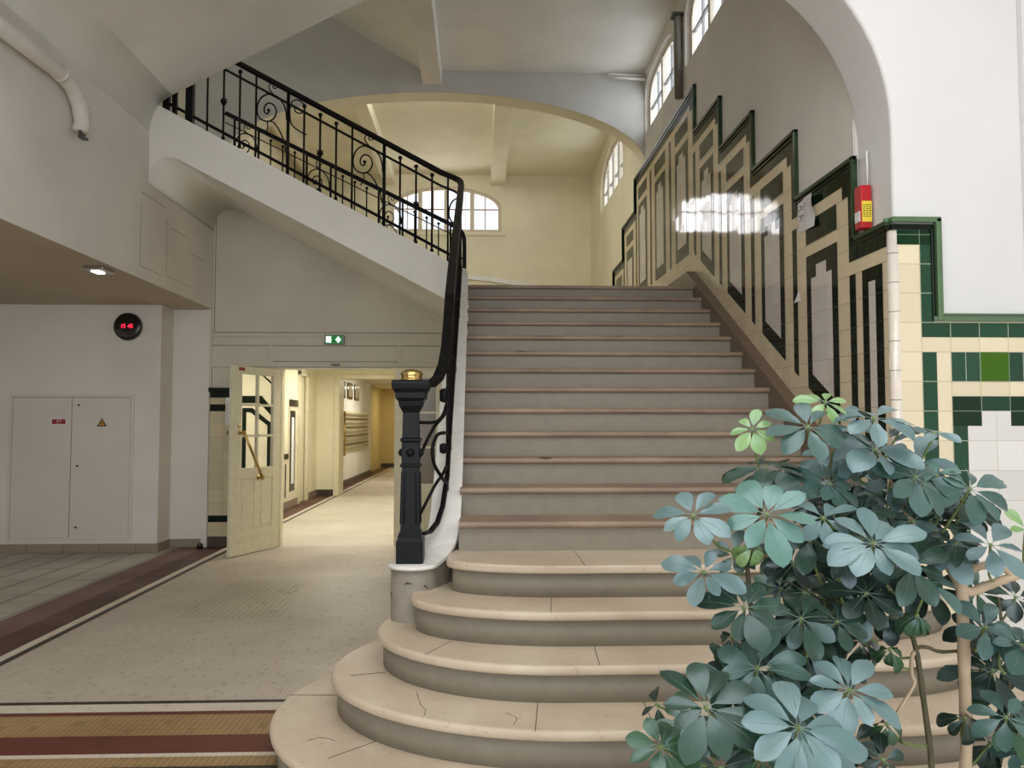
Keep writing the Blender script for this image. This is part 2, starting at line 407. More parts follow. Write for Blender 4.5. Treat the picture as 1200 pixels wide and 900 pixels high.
# small square ceiling lamp in the low ceiling
cl = empty('ceiling_lamp', (-3.42,7.35,2.88), 'small chrome ceiling lamp at the edge of the low ceiling', 'lamp')
m = MB(); m.box((-3.50,7.22,2.84),(-3.33,7.46,2.88)); m.build('housing', CHROME, cl, bevel=.008)
m = MB(); m.box((-3.46,7.28,2.833),(-3.39,7.40,2.842)); m.build('diffuser', LAMPW, cl)

# pipe on the left wall, under the soffit
m = MB()
pp = [(-3.2,4.6,4.10),(-3.2,5.9,4.14),(-3.2,6.15,4.15),(-3.2,6.35,4.12),(-3.2,6.48,4.02),(-3.2,6.53,3.90),(-3.2,6.50,3.82)]
pr_ = empty('heating_pipe', (-3.2,5.5,4.0), 'white painted pipe with a bent end under the sloping soffit', 'pipe')
m.tube(pp, .062, 14); m.tube([(-3.2,6.16,4.15),(-3.2,6.20,4.147)], .068, 14); m.tube([(-3.2,6.50,4.0),(-3.2,6.52,3.96)], .067, 14)
m.build('pipe', LEFTW, pr_)
m = MB(); m.tube([(-3.2,6.5,3.83),(-3.2,6.5,3.77),(-3.14,6.5,3.75)], .014, 8); m.tube([(-3.2,6.5,3.78),(-3.2,6.56,3.78)], .02, 8); m.build('valve', METALG, pr_)

# ------------------------------------------------------------------ third flight soffit (upper left) and landing ceiling
b = MB()
x0, x1 = XL-.25, .1
pts = [(XL-.2, YP, 4.36)] + [(XL+.0015+.20*t*t, YP, (4.36*(1-t)**2+2*t*(1-t)*4.60+t*t*soff3(XL+.20))) for t in [i/12 for i in range(13)]] + [(XL+.215, YP, soff3(XL+.215)), (x1, YP, soff3(x1)), (x1, YP, soff3(x1)+.01), (x1, YP, soff3(x1)+.5), (XL-.25, YP, soff3(x1)+.5)]
b.prism(pts, (0, 8.0-YP, 0), smooth=True)
cfl = b.build('ceiling_flight', STRING, kind='structure', cat='ceiling', label='sloping white soffit of the flight overhead at upper left')
for p in cfl.data.polygons:
    if p.area > 1.2: p.use_smooth = False
b = MB()
b.box((-.80,4.69,6.27),(XW,11,6.6))
b.prism([(-.80,7.9,6.27),(-.80,7.9,6.6),(-4.6,7.9,8.7),(-4.6,7.9,6.27+ .58*3.8)], (0,3.1,0))
b.build('ceiling_upper', CEIL, kind='structure', cat='ceiling', label='pale ceiling of the stair landing')
b = MB(); b.box((-.79,4.69,6.06),(-.53,10.8,6.3)); b.build('trim_3', WHITE, bevel=.01, kind='structure', cat='beam', label='pale ceiling beam over the landing')

# ------------------------------------------------------------------ door wall below the second flight
YD = 9.98
b = MB()
b.prism([(XL,YD,2.17),(-.2,YD,2.17),(-.2,YD,2.70),(-.36,YD,2.76),(XL,YD,2.76+.5285*(-.36-XL))], (0,.19,0)); b.box((-.44,YD,0),(-.2,YD+.2,2.17)); b.box((XL,YD+.02,0),(-3.0,YD+.2,2.17))
b.build('wall_doors', PANEL, kind='structure', cat='wall', label='cream panelled wall above the double doors')
b = MB()  # mouldings
def fr(b, x0, z0, x1, z1, y=YD, t=.02, d=.012, m=0): b.box((x0,y-d,z0),(x1,y,z1), m)
for z0, z1, d in ((2.545,2.575,.02),(2.44,2.452,.012),(2.183,2.225,.016)): fr(b,-3.27,z0,-.3,z1,d=d)
for x in (-2.565,-.99): fr(b,x-.022,2.225,x+.022,2.44)
fr(b,-3.30,2.3,-3.27,4.1,d=.016)
b.build('trim_4', PANEL, bevel=.004, kind='structure', cat='trim', label='cream mouldings over the doors')
b = MB()  # sunk triangular panel line: thin dark groove
pl = [(-3.245,2.60),(-.40,2.60),(-.40,2.80)]
g = [(-3.245,2.60),(-3.245,4.02),(-3.22,4.10),(-3.14,4.13)]
b.tube([(x,YD-.001,z) for x,z in g], .003, 4); b.tube([(-3.245,YD-.001,2.60),(-.4,YD-.001,2.60)], .003, 4)
b.tube([(-3.27,YD-.001,2.437),(-.3,YD-.001,2.437)], .0025, 4)
b.tube([(-2.53,YD-.001,2.245),(-1.02,YD-.001,2.245)], .0025, 4)
b.build('trim_5', JOINTD, kind='structure', cat='trim', label='dark shadow gap around the sunk panel')
b = MB(); b.box((-3.0,YD+.0,2.15),(-.44,YD+.12,2.18)); b.box((-2.44,YD-.005,0),(-2.412,YD+.12,2.15)); b.box((-3.03,YD,0),(-3.0,YD+.12,2.15)); b.box((-.44,YD-.03,0),(-.40,YD+.12,2.18))
b.build('trim_6', FRAMEP, bevel=.005, kind='structure', cat='door frame', label='cream frame of the double doorway')
b = MB(); b.box((-1.82,YD-.05,2.19),(-1.72,YD-.01,2.215)); b.build('lintel_latch', METALG, label='tiny dark latch plate on the lintel above the doorway', cat='latch')
# tiled strip left of the door
b = MB()
b.box((-3.275,YD-.02,.13),(-3.0,YD+.02,1.80),0); b.box((-3.275,YD-.03,0),(-3.0,YD+.02,.13),2)
b.box((-3.275,YD-.024,.30),(-3.0,YD-.018,.38),1); b.box((-3.275,YD-.024,1.635),(-3.0,YD-.018,1.72),1)
b.box((-3.275,YD-.026,1.80),(-3.0,YD+.02,1.87),3); b.box((-3.29,YD-.05,1.87),(-3.0,YD+.02,1.92),3)
b.build('trim_7', [T_PILL, MOULDD, DARKB, MOULDD], bevel=.003, kind='structure', cat='tiled dado', label='cream tiled strip with a dark green cap beside the doorway')
n_ = MB(); n_.box((-3.085,YD-.032,1.47),(-3.0,YD-.026,1.80)); nn_ = n_.build('notice_sheet', PAPER, label='small white notice sheet on the tiled strip beside the door', cat='notice')
n_ = MB()
for i in range(16): n_.box((-3.075,YD-.034,1.50+i*.017),(-3.02-.02*(i%3),YD-.031,1.503+i*.017))
n_.build('printed_lines', INK, nn_)
n_ = MB(); n_.sphere((-3.33,9.86,.035), .035, n=8); n_.box((-3.36,9.83,0),(-3.30,9.89,.02)); n_.build('door_stop', BLACKP, label='small black floor door stop by the corner wall', cat='door stop')

def glassmat():
    m, nt, b_ = newmat('clear_door_glass'); b_.inputs['Base Color'].default_value = (.97,.98,.96,1)
    b_.inputs['Roughness'].default_value = .0; b_.inputs['IOR'].default_value = 1.05; b_.inputs['Transmission Weight'].default_value = 1
    return m
GLASS = glassmat()
def frost():
    m, nt, b_ = newmat('grey_obscured_glass'); g, s = pos(nt)
    nt.links.new(mixc(nt, noise(nt, g.outputs['Position'], 3), lin((150,140,124)), lin((120,112,100))), b_.inputs['Base Color']); b_.inputs['Roughness'].default_value = .15; return m
FROST = frost()

def door_leaf(name, hinge, ang, W, Hh, px, pz_, low, glass, label, mat):
    """leaf from the hinge along direction ang; px pane x edges; pz_ pane z edges"""
    dx, dy = math.cos(ang), math.sin(ang); nx, ny = -dy, dx
    T = .045
    def W3(s, t, z): return (hinge[0]+dx*s+nx*t, hinge[1]+dy*s+ny*t, z)
    def bx(b, s0, s1, z0, z1, t0=-T/2, t1=T/2, m=0):
        v = [W3(s0,t0,z0),W3(s1,t0,z0),W3(s1,t1,z0),W3(s0,t1,z0),W3(s0,t0,z1),W3(s1,t0,z1),W3(s1,t1,z1),W3(s0,t1,z1)]
        b.add(v, [(0,3,2,1),(4,5,6,7),(0,1,5,4),(1,2,6,5),(2,3,7,6),(3,0,4,7)], m)
    r = empty(name, (hinge[0],hinge[1],0), label, 'door'); r['kind'] = 'structure'
    b = MB(); xl, xr = px[0], px[-1]; zb, zt = pz_[0], pz_[-1]
    bx(b,0,xl,.012,Hh); bx(b,xr,W,.012,Hh); bx(b,xl,xr,zt,Hh); bx(b,xl,xr,.012,low[0]); bx(b,xl,xr,low[1],zb)
    xm = (px[0]+px[-1])/2
    bx(b,xm-.05,xm+.05,low[0],low[1])
    bx(b,xl,xr,low[0],low[1],-.012,.012)
    for q in (xl+.02, xm+.06):
        bx(b,q,q+(xr-xl)/2-.10,low[0]+.04,low[1]-.04,-.018,.018)
    b.build('door_frame', mat, r, bevel=.004)
    b = MB()
    for a in px[1:-1]: bx(b,a-.014,a+.014,zb,zt,-.016,.016)
    for a in pz_[1:-1]: bx(b,xl,xr,a-.014,a+.014,-.016,.016)
    b.build('glazing_bar', mat, r)
    b = MB(); bx(b,xl-.005,xr+.005,zb-.005,zt+.005,-.003,.003); b.build('glass', glass, r)
    return r, W3, bx
ang1 = math.atan2(9.163-9.96, -2.778+2.443)
d1, W3, bx = door_leaf('door_1', (-2.443,9.94), ang1, .865, 2.14, [.13,.41,.70], [.98,1.345,1.70,2.05], (.27,.86), GLASS, 'cream glazed door leaf standing open with a slanting brass push bar', FRAMEP)
# brass bar on the side facing the opening
sgn = 1
b = MB()
p0 = W3(.735,.085,1.385); p1 = W3(.40,.085,.86)
b.tube([p0,p1], .016, 10); b.sphere(p1, .024); b.sphere(p0, .024); b.build('push_bar', BRASS2, d1)
b = MB(); b.tube([W3(.735,.02,1.385),p0], .013, 8); b.tube([W3(.735,.02,1.385),W3(.735,.03,1.385)], .03, 12); b.tube([W3(.40,.02,.86),p1], .013, 8); b.tube([W3(.40,.02,.86),W3(.40,.03,.86)], .03, 12)
b.tube([W3(.75,.022,1.46),W3(.75,.03,1.46)], .02, 12)
b.build('push_bar_mount', BRASS2, d1)
b = MB(); b.sphere(W3(.80,-.07,1.385), .03); b.tube([W3(.80,-.02,1.385),W3(.80,-.07,1.385)], .012, 8); b.build('door_knob', BRASS2, d1)
b = MB(); bx(b,.665,.765,2.085,2.122,.022,.026); b.build('red_sticker', SIGNRED, d1)
d2, W3b, bxb = door_leaf('door_2', (-.45,10.0), PI+.06, .60, 2.14, [.10,.46], [.755,1.195,1.62,2.04], (.2,.6), FROST, 'closed cream door leaf behind the black newel post', FRAMEP)

# ------------------------------------------------------------------ corridor beyond the doors
b = MB(); b.box((-.38,10.2,0),(-.2,17,2.75)); b.box((-1.2,17,0),(-1.0,28,2.75)); b.box((-1.2,17,0),(-.2,17.15,2.75))
b.build('wall_corridor_right', CORR, kind='structure', cat='wall', label='cream right wall of the corridor')
b = MB(); b.box((-8,10.2,2.68),(-.2,28.2,2.8)); b.build('ceiling_corridor', CORR, kind='structure', cat='ceiling', label='cream corridor ceiling')
b = MB(); b.box((-3.55,13.4,0),(-3.4,15.3,2.7)); b.box((-3.55,16.0,0),(-3.4,17.0,2.7)); b.box((-3.55,15.3,2.42),(-3.4,16,2.7)); b.box((-3.8,15.3,0),(-3.72,16,2.5))
b.build('wall_corridor_left', CORR, kind='structure', cat='wall', label='cream left wall of the corridor')
b = MB(); b.box((-3.42,15.24,0),(-3.36,15.34,2.48)); b.box((-3.42,15.96,0),(-3.36,16.08,2.48)); b.box((-3.42,15.24,2.40),(-3.36,16.08,2.48)); b.box((-3.47,15.5,0),(-3.43,15.95,2.4))
b.build('door_3', FRAMEP, bevel=.004, kind='structure', cat='door', label='narrow cream side door in the corridor wall')
# frontal tiled wall seen through the glass of the open door
b = MB(); b.box((-8,13.4,0),(-3.55,13.6,2.7)); b.build('wall_corridor_front', CORR, kind='structure', cat='wall', label='cream corridor wall seen through the glazed door')
b = MB(); y = 13.4
k = 13.4/12.5
def fp(pts, m, d): b.prism([(x*k, y-d, (z-1.48)*k+1.48) for x, z in pts], (0,.004,0), m)
fp([(-4.4,.1),(-3.18,.1),(-3.18,1.62),(-3.38,1.91),(-4.4,1.91)], 0, .006)
fp([(-4.4,1.80),(-3.36,1.80),(-3.16,1.58),(-3.16,1.70),(-3.33,1.91),(-4.4,1.91)], 1, .012)
fp([(-3.62,.6),(-3.56,.6),(-3.56,1.65),(-3.62,1.725)], 2, .012)
fp([(-3.62,1.66),(-3.50,1.66),(-3.47,1.725),(-3.62,1.725)], 2, .013)
fp([(-3.50,1.66),(-3.24,1.46),(-3.185,1.50),(-3.47,1.725)], 2, .012)
fp([(-3.24,.6),(-3.185,.6),(-3.185,1.50),(-3.24,1.47)], 2, .013)
fp([(-3.33,2.22),(-3.30,2.22),(-3.16,2.10),(-3.16,2.06)], 2, .012)
b.build('trim_8', [T_CORR, MOULDD, MOULDD], kind='structure', cat='tiled dado', label='cream tiles with a slanting dark green frame seen through the door glass')
b = MB(); x = -3.4
def sp(y0,y1,z0,z1,m,d): b.box((x,y0,z0),(x+d,y1,z1),m)
sp(13.4,14.52,.12,.96,0,.008); sp(14.52,15.24,.12,1.92,0,.008)
sp(13.4,14.5,.87,.96,1,.02); sp(14.55,15.2,1.80,1.92,1,.02)
for y0,y1,z0,z1 in ((13.75,14.15,.2,.78),(14.62,15.02,.28,1.72)): sp(y0,y1,z0,z1,2,.012); sp(y0+.1,y1-.1,z0+.13,z1-.12,3,.016)
sp(14.28,14.36,.2,.78,2,.012)
sp(13.4,15.24,0,.13,4,.02); sp(16.08,17,0,.13,4,.02)
b.build('trim_9', [T_CORR, MOULDD, MOULDD, PAPER, BASEB], kind='structure', cat='tiled dado', label='cream corridor tiles with small dark framed panels')
b = MB(); b.box((-3.55,17,0),(-2.98,17.15,2.7)); b.box((-2.98,17,2.44),(-1.2,17.15,2.7)); b.build('wall_corridor_lintel', CORR, kind='structure', cat='wall', label='cream cross wall with the second doorway')
b = MB(); b.box((-3.40,16.98,0),(-3.04,17.0,.13)); b.build('baseboard_corridor', DARKB, kind='structure', cat='baseboard', label='dark baseboard in the corridor')
b = MB(); b.box((-3.04,16.96,0),(-2.93,17.16,2.5)); b.box((-2.93,16.96,2.42),(-1.2,17.16,2.5)); b.box((-3.0,17.15,0),(-2.94,17.6,2.40))
b.build('trim_10', FRAMEP, bevel=.005, kind='structure', cat='door frame', label='cream frame of the second doorway')
b = MB(); b.box((-3.45,17.15,0),(-3.27,24.4,2.7)); b.build('wall_passage', WHITE, kind='structure', cat='wall', label='white passage wall with a notice board')
b = MB(); b.box((-3.27,19,0),(-3.25,24.4,.13)); b.build('baseboard_passage', DARKB, kind='structure', cat='baseboard', label='dark baseboard of the passage')
b = MB(); b.box((-4.6,28,0),(-1.0,28.1,2.7)); b.box((-4.6,24.4,0),(-3.5,24.5,2.7)); b.box((-3.5,24.5,0),(-3.4,28,2.7)); b.build('wall_far', OCHRE, kind='structure', cat='wall', label='ochre end wall far down the passage')
b = MB(); b.box((-3.4,27.97,0),(-1.2,28,.14)); b.build('baseboard_far', DARKB, kind='structure', cat='baseboard', label='dark baseboard on the ochre wall')
# three picture frames and the pigeonhole rack on the passage wall
pf = None
for i, lab in enumerate(('dark framed picture on the passage wall nearest the doorway', 'middle one of three dark framed pictures on the passage wall', 'dark framed picture on the passage wall farthest from the doorway')):
    y0 = 18.9+i*1.1
    t = empty('picture_frame', (-3.25,y0+.4,2.15), lab, 'picture', 'small framed pictures in the passage')
    b = MB(); b.box((-3.268,y0,2.1),(-3.245,y0+.75,2.5)); b.build('frame', BLACKP, t)
    b = MB(); b.box((-3.246,y0+.12,2.16),(-3.243,y0+.63,2.44)); b.build('print', BASEB, t)
rk = empty('notice_rack', (-3.25,21,.7), 'cream slatted rack of notices on the passage wall', 'rack')
b = MB(); b.box((-3.27,19.1,.80),(-3.24,23.6,1.80)); b.build('backboard', FRAMEP, rk)
for i in range(9):
    b = MB(); b.box((-3.24,19.3,.86+i*.105),(-3.20,23.4,.90+i*.105)); b.build('slat', DARKB if i % 2 else BASEB, rk)
b = MB(); b.tube([(-2.90,17.5,.8),(-2.90,17.5,1.75)], .02, 8); b.build('door_pull', BRASS2, label='upright brass pull rail beside the second doorway', cat='handle')
b = MB(); b.lathe([(.11,0),(.11,-.03),(.09,-.05)], (-2.0,14.6,2.68), 16); b.lathe([(.05,-.05),(.045,-.08),(.01,-.1)], (-2.0,14.6,2.68), 12, 1)
b.build('dome_lamp', [PAPER, METALG], label='small round fitting on the corridor ceiling', cat='lamp')

# exit sign
ex = empty('exit_sign', (-1.78,YD-.03,2.45), 'small lit green exit sign with running figure and arrow above the doors', 'sign')
b = MB(); b.box((-1.90,YD-.05,2.452),(-1.665,YD-.0,2.566)); b.build('sign_box', BLACKP, ex, bevel=.003)
b = MB(); b.box((-1.892,YD-.053,2.459),(-1.682,YD-.049,2.560)); b.build('green_panel', EXITG, ex)
b = MB()
yy = YD-.056
b.box((-1.882,yy,2.475),(-1.842,yy+.002,2.548)); b.sphere((-1.862,yy,2.543), .008); b.box((-1.835,yy,2.468),(-1.822,yy+.002,2.55)); b.box((-1.845,yy,2.50),(-1.82,yy+.002,2.512))
b.build('running_figure', EXITW, ex)
b = MB(); b.prism([(-1.768,yy,2.508),(-1.735,yy,2.468),(-1.702,yy,2.508),(-1.735,yy,2.55)], (0,.002,0)); b.build('arrow', EXITW, ex)

# ------------------------------------------------------------------ main staircase
st = empty('grand_staircase', (1.0,4.4,0), 'wide stone staircase with rounded lower steps rising to the landing', 'staircase')
def step_outline(k, inset=0):
    """rounded lower steps, k=-5..-1"""
    par = {-5:(-.95,3.90,2.83,.66,.75), -4:(-.706,4.0,3.11,.42,.6), -3:(-.505,4.10,3.40,.23,.4), -2:(-.345,4.08,3.67,.10,.3), -1:(-.172,4.20,3.95,.06,.3)}[k]
    xl, ye, yf, a2, b2 = par; xl += inset; yf += inset
    xc = 1.0; a = {-5:1.15,-4:1.12,-3:.85,-2:.75,-1:.6}[k]
    L = []
    n = 18
    for i in range(9):      # back quarter
        t = PI/2*i/8; L.append((xl+a2*(1-math.sin(PI/2-t)), ye+b2*math.cos(PI/2-t)) ) if False else None
    back = [(xl+a2*(1-math.cos(t)), ye+b2*math.sin(t)) for t in [PI/2*(8-i)/8 for i in range(8)]]
    front = [(xl+a*(1-math.cos(t)), ye-(ye-yf)*math.sin(t)) for t in [PI/2*i/n for i in range(n+1)]]
    left = back+front
    right = [(2*xc-x, y) for x, y in reversed(left)]
    yb = 4.75
    L = [(left[0][0], yb)] + left + right + [(right[-1][0], yb)]
    return L
joints = {-1:[[(0.51,4.39),(0.508,3.955)]], -2:[[(.35,4.0),(.318,3.68)]], -3:[[(.518,3.75),(.499,3.41)],[(-.112,3.86),(-.236,3.60)]],
 -4:[[(.248,3.5),(.21,3.13)],[(.687,3.5),(.67,3.12)],[(-.44,3.88),(-.60,3.835)]], -5:[[(-.92,4.065),(-.70,4.056)],[(-.40,3.50),(-.60,3.30)]]}
cracks = {-4:[[(-.275,3.60),(-.244,3.43),(-.221,3.373),(-.223,3.30)],[(.10,3.33),(.146,3.266),(.13,3.2)]], -5:[[(-.726,3.484),(-.664,3.517),(-.603,3.479)]]}
for k in range(-5, 0):
    z = RISE*(6+k)
    ol = step_outline(k)
    b = MB(); b.prism([(x,y,z-.042) for x,y in ol], (0,0,.042), smooth=False)
    tr = b.build('tread', MARBLE, st, bevel=.018, seg=4)
    for p in tr.data.polygons: p.use_smooth = False
    b = MB(); b.prism([(x,y,max(0,z-RISE)-.0) for x,y in step_outline(k,.03)], (0,0,RISE-.042), smooth=True)
    b.build('riser', RISER, st)
    for (xa,ya),(xb_,yb_) in joints.get(k, []):
        b = MB(); b.tube([(xa,ya,z+.0002),(xb_,yb_,z+.0002)], .0017, 4); b.build('joint', JOINTD, tr)
    b = MB(); b.tube([(1.35,4.0,z),(1.35,min(p[1] for p in ol)+.02,z)], .0017, 4); b.build('joint', JOINTD, tr)
    for cr in cracks.get(k, []):
        b = MB(); b.tube(smooth([(x,y,z) for x,y in cr], 3), [.0006+.0012*abs(math.sin(i*1.7)) for i in range(3*(len(cr)-1)+1)], 4); b.build('crack', CRACK, tr)
XR0, XR1 = -.115, XS
for k in range(0, 13):
    z = RISE*(6+k); y0 = D0+RUN*k
    b = MB()
    r = .019; pr1 = [(y0+r-r*math.cos(t), z-r+r*math.sin(t)) for t in [-PI/2+PI*i/8 for i in range(9)]]
    yb = y0+RUN+.05 if k < 12 else y0+.35
    ptsy = [(yb,z-.038)]+pr1+[(yb,z)]
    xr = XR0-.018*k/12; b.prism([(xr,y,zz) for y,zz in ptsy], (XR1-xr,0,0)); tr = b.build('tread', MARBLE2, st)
    b = MB(); b.box((XR0,y0+.028,z-RISE-.01),(XR1,y0+.06,z-.036)); b.build('riser', RISER, st)
    if k == 8:
        pass
b = MB(); b.tube([(XR0+.01+.0*i, 0, 0) for i in range(2)], .001, 4) if False else None
for (x,k_,w) in ((.33,7,.05),(.40,2,.05),(1.2,8,.03)):
    z = RISE*(6+k_); y0 = D0+RUN*k_
    b = MB(); b.lathe([(w,0),(w*.8,.001),(.002,.0015)], (x,y0+w*.6+.01,z), 9); b.build('chip', CRACK, st)
# curb on the left
path = [(-.345,4.27,.74),(-.30,4.33,.745),(-.25,4.40,.77),(-.215,4.48,.83),(-.197,4.58,.92),(-.192,4.70,1.03),(-.19,4.85,1.15),(-.19,5.1,1.32),(-.193,5.6,1.61),(-.197,6.4,2.06),(-.202,7.2,2.51),(-.206,7.7,2.80),(-.208,7.9,2.93)]
wid = [.235,.20,.17,.16,.155,.152,.15,.15,.15,.15,.15,.15,.15]
def ribbon(path, wid):
    Ls, Rs = [], []
    for i, p in enumerate(path):
        a = Vector(path[max(i-1,0)][:2]); c = Vector(path[min(i+1,len(path)-1)][:2]); d = (c-a).normalized(); n = Vector((-d.y,d.x))
        w = wid[i]/2; Ls.append((p[0]+n.x*w,p[1]+n.y*w,p[2])); Rs.append((p[0]-n.x*w,p[1]-n.y*w,p[2]))
    return Ls, Rs
def curb_mesh(path, wid, zbot, th):
    b = MB(); Ls, Rs = ribbon(path, wid); n = len(path)
    for i in range(n-1):
        a, c, d, e = Ls[i], Rs[i], Rs[i+1], Ls[i+1]
        zb = (lambda p: p[2]-th) if th else (lambda p: zbot)
        v = [a,c,d,e] + [(p[0],p[1],zb(p)) for p in (a,c,d,e)]
        b.add(v, [(0,1,2,3),(7,6,5,4),(0,4,5,1),(1,5,6,2),(2,6,7,3),(3,7,4,0)], 0)
    return b
b = curb_mesh(path, wid, .0, None)
b.lathe([(.118,.0),(.118,.74)], (-.345,4.27,0), 28)
b.build('curb', RISER, st, recalc=True)
wt = [w+.018 for w in wid]
b = curb_mesh([(p[0],p[1],p[2]+.018) for p in path], wt, 0, .018)
b.lathe([(.13,.74),(.13,.753),(.124,.758)], (-.345,4.27,0), 28)
b.build('curb_cap', CURBW, st)
for (a0, z0_, dx, dz) in ((-1.9,.67,.045,.012),(-2.75,.62,.012,-.03),(-1.05,.66,.03,-.012)):
    b = MB(); q = [(-.345+.1195*math.cos(a0+u*dx/.12), 4.27+.1195*math.sin(a0+u*dx/.12), z0_+u*dz+.006*math.sin(u*5)) for u in (0,.35,.7,1)]
    b.tube(q, [.001,.0035,.002,.0008], 4); b.build('scratch', CRACK, st)
# wall enclosing the stair on its outer side
b = MB(); b.prism([(-.285,4.75,0),(-.285,4.75,1.0),(-.285,7.9,2.78),(-.285,9.98,2.78),(-.285,9.98,0)], (.12,0,0)); b.build('wall_stair', CREAMW, kind='structure', cat='wall', label='cream wall closing the space under the stairs')
# skirting on the right
def z0f(y): return min(zn(y)+.055, 3.062) if y < 8.29 else 3.062
b = MB()
ys_ = [4.30,4.7,5.5,6.5,7.5,8.27,8.6,11.3]
b.prism([(XS,y,z0f(y)) for y in ys_]+[(XS,11.3,2.7),(XS,8.0,2.5),(XS,4.30,.3)], (XW-XS,0,0))
b.build('skirting', SKIRT, st, bevel=.004)
# landing
b = MB(); b.box((XR0-.16,D0+RUN*12+.3,LAND-.16),(XW,10.2,LAND)); b.box((-6,10.2,LAND-.16),(XW,16.4,LAND))
b.build('floor_landing', MARBLE, kind='structure', cat='floor', label='stone floor of the upper landing')

# ------------------------------------------------------------------ second flight, rising to the left
f2 = empty('upper_stair_flight', (-1.8,9,2.8), 'white undersided stair flight rising left from the landing behind the black railing', 'staircase')
def zt2(x): return 3.085+.5345*(-.3-x)
def zb2(x): return 2.715+.5285*(-.35-x)
b = MB()
top = [(-.26,2.97),(-.275,3.04),(-.33,3.095),(-.45,3.165)]+[(x,zt2(x)) for x in (-.7,-1.5,-2.5,XL-.05)]
bot = [(XL-.05,zb2(XL)+.0),(-1.5,zb2(-1.5)),(-.33,zb2(-.33)),(-.26,2.70)]
b.prism([(x,8.0,z) for x,z in top+bot], (0,.13,0)); b.build('stringer', STRING, f2, bevel=.008)
b = MB(); b.prism([(x,7.985,z) for x,z in top]+[(x,7.985,z-.02) for x,z in reversed(top)], (0,.16,0)); b.build('stringer_cap', CURBW, f2, bevel=.004)
b = MB(); b.prism([(x,10.04,z) for x,z in [(x,z-.0) for x,z in top]+bot], (0,.13,0)); b.build('stringer', STRING, f2, bevel=.008)
b = MB(); b.prism([(x,8.12,z) for x,z in [(XL+.01,zb2(XL)+.09),(-.28,2.80),(-.28,2.705),(-.33,zb2(-.33)+.004),(-1.5,zb2(-1.5)+.004),(XL+.01,zb2(XL)+.004)]], (0,1.93,0)); b.build('soffit', STRING, f2)
for i in range(10):
    x1 = -.33-RUN*i; z1 = LAND+RISE*(i+1)
    if x1-RUN < XL: break
    b = MB(); b.box((x1-RUN,8.13,z1-.10),(x1,10.04,z1)); b.build('step', MARBLE, f2)
# rounded corner where curb meets stringer
b = MB()
cor = [(-.208,7.9,2.93),(-.210,7.98,2.98),(-.218,8.04,3.02),(-.24,8.07,3.05),(-.30,8.075,3.085)]
bb = curb_mesh([(p[0],p[1],p[2]+.01) for p in cor], [.155]*5, 0, .35); bb.build('corner_block', STRING, f2)
# cove where the soffit meets the wall
b = MB()
cv = []
for i in range(13):
    t = i/12; xx = (XL+.002)*(1-t)**2+2*t*(1-t)*(XL+.002)+t*t*(XL+.40); zz = 3.84*(1-t)**2+2*t*(1-t)*(zb2(XL)-.01)+t*t*(zb2(XL+.40)-.002)
    cv.append((xx,zz))
cv += [(XL+.40,zb2(XL+.4)+.02),(XL+.002,zb2(XL)+.0)]
b.prism([(x,8.001,z) for x,z in cv], (0,1.97,0), smooth=True); b.build('cove', STRING, f2)

# ------------------------------------------------------------------ ironwork
def ball_bar(b, x, y, z0, z1, r=.011): 
    b.tube([(x,y,z0),(x,y,z1)], r, 6)
S823 = 1/823.5
SC = dict(
 big=[(450,660),(449,620),(440,570),(428,535),(405,500),(375,468),(330,448),(290,447),(252,467),(225,500),(210,550),(210,600),(225,640),(255,665),(300,674),(340,655),(363,615),(365,580),(350,543),(325,524),(300,522),(278,538),(267,570),(270,595),(284,610),(300,606),(307,585),(302,570)],
 low=[(300,674),(330,675),(358,697),(385,735),(410,785),(430,830),(440,870),(446,920)],
 hook=[(300,674),(294,695),(299,715),(297,735),(285,758),(268,775)],
 small=[(340,445),(318,422),(303,392),(306,368),(322,351),(345,345),(366,356),(373,375),(362,394),(345,396),(335,384),(341,372)],
)
def scroll(parent, fx, xlim=None):
    """fx(u,v): world point for panel coordinates; u along the rail, v below the handrail"""
    b = MB()
    for key, r in (('big',.008),('low',.007),('hook',.006),('small',.006)):
        P = [fx((px-200)*S823, -(py-270)*S823) for px, py in SC[key]]
        if xlim is not None: P = [p for p in P if xlim(p)]
        if len(P) > 2: b.tube(smooth(P), r, 6)
    c = fx((303-200)*S823, -(580-270)*S823)
    if xlim is None or xlim(c): b.sphere(c, .017)
    if b.v: return b.build('scroll', IRON, parent)
def bars_run(root, fp, run, bottom, unit, A0, n, rail2=.135, full_scroll=True, side=None, dirx=1):
    """fp(t): (x,y,z of handrail underside) ; units counted from A0"""
    pass

fb = empty('iron_balustrade', (-.19,8.05,2.95), 'black wrought iron balustrade climbing from the newel post and turning up left at the landing', 'balustrade')
def zr2(x): return 3.90+.5345*(-.2-x)
YB = 8.06
# handrail: newel -> main flight -> corner -> second flight
hr = [(-.30,4.34,1.69),(-.27,4.42,1.695),(-.235,4.50,1.735),(-.21,4.58,1.81),(-.197,4.68,1.92),(-.193,4.82,2.07),(-.192,5.03,2.27),(-.192,5.5,2.55),(-.192,6.0,2.82),(-.192,7.0,3.35),(-.192,7.6,3.68),(-.192,7.85,3.81),(-.20,7.98,3.885),(-.225,8.04,3.925),(-.27,8.06,3.955),(-.40,8.06,zr2(-.4)),(-1.3,8.06,zr2(-1.3)),(-2.4,8.06,zr2(-2.4)),(-3.2,8.06,zr2(-3.2))]
def off(path, dz): return [(p[0],p[1],p[2]+dz) for p in path]
b = MB(); b.tube(hr, 0, flat=(.060,.032)); b.build('handrail', IRON, fb, bevel=.005)
b = MB(); b.tube(off(hr[4:], -.135), 0, flat=(.026,.014)); b.build('upper_rail', IRON, fb)
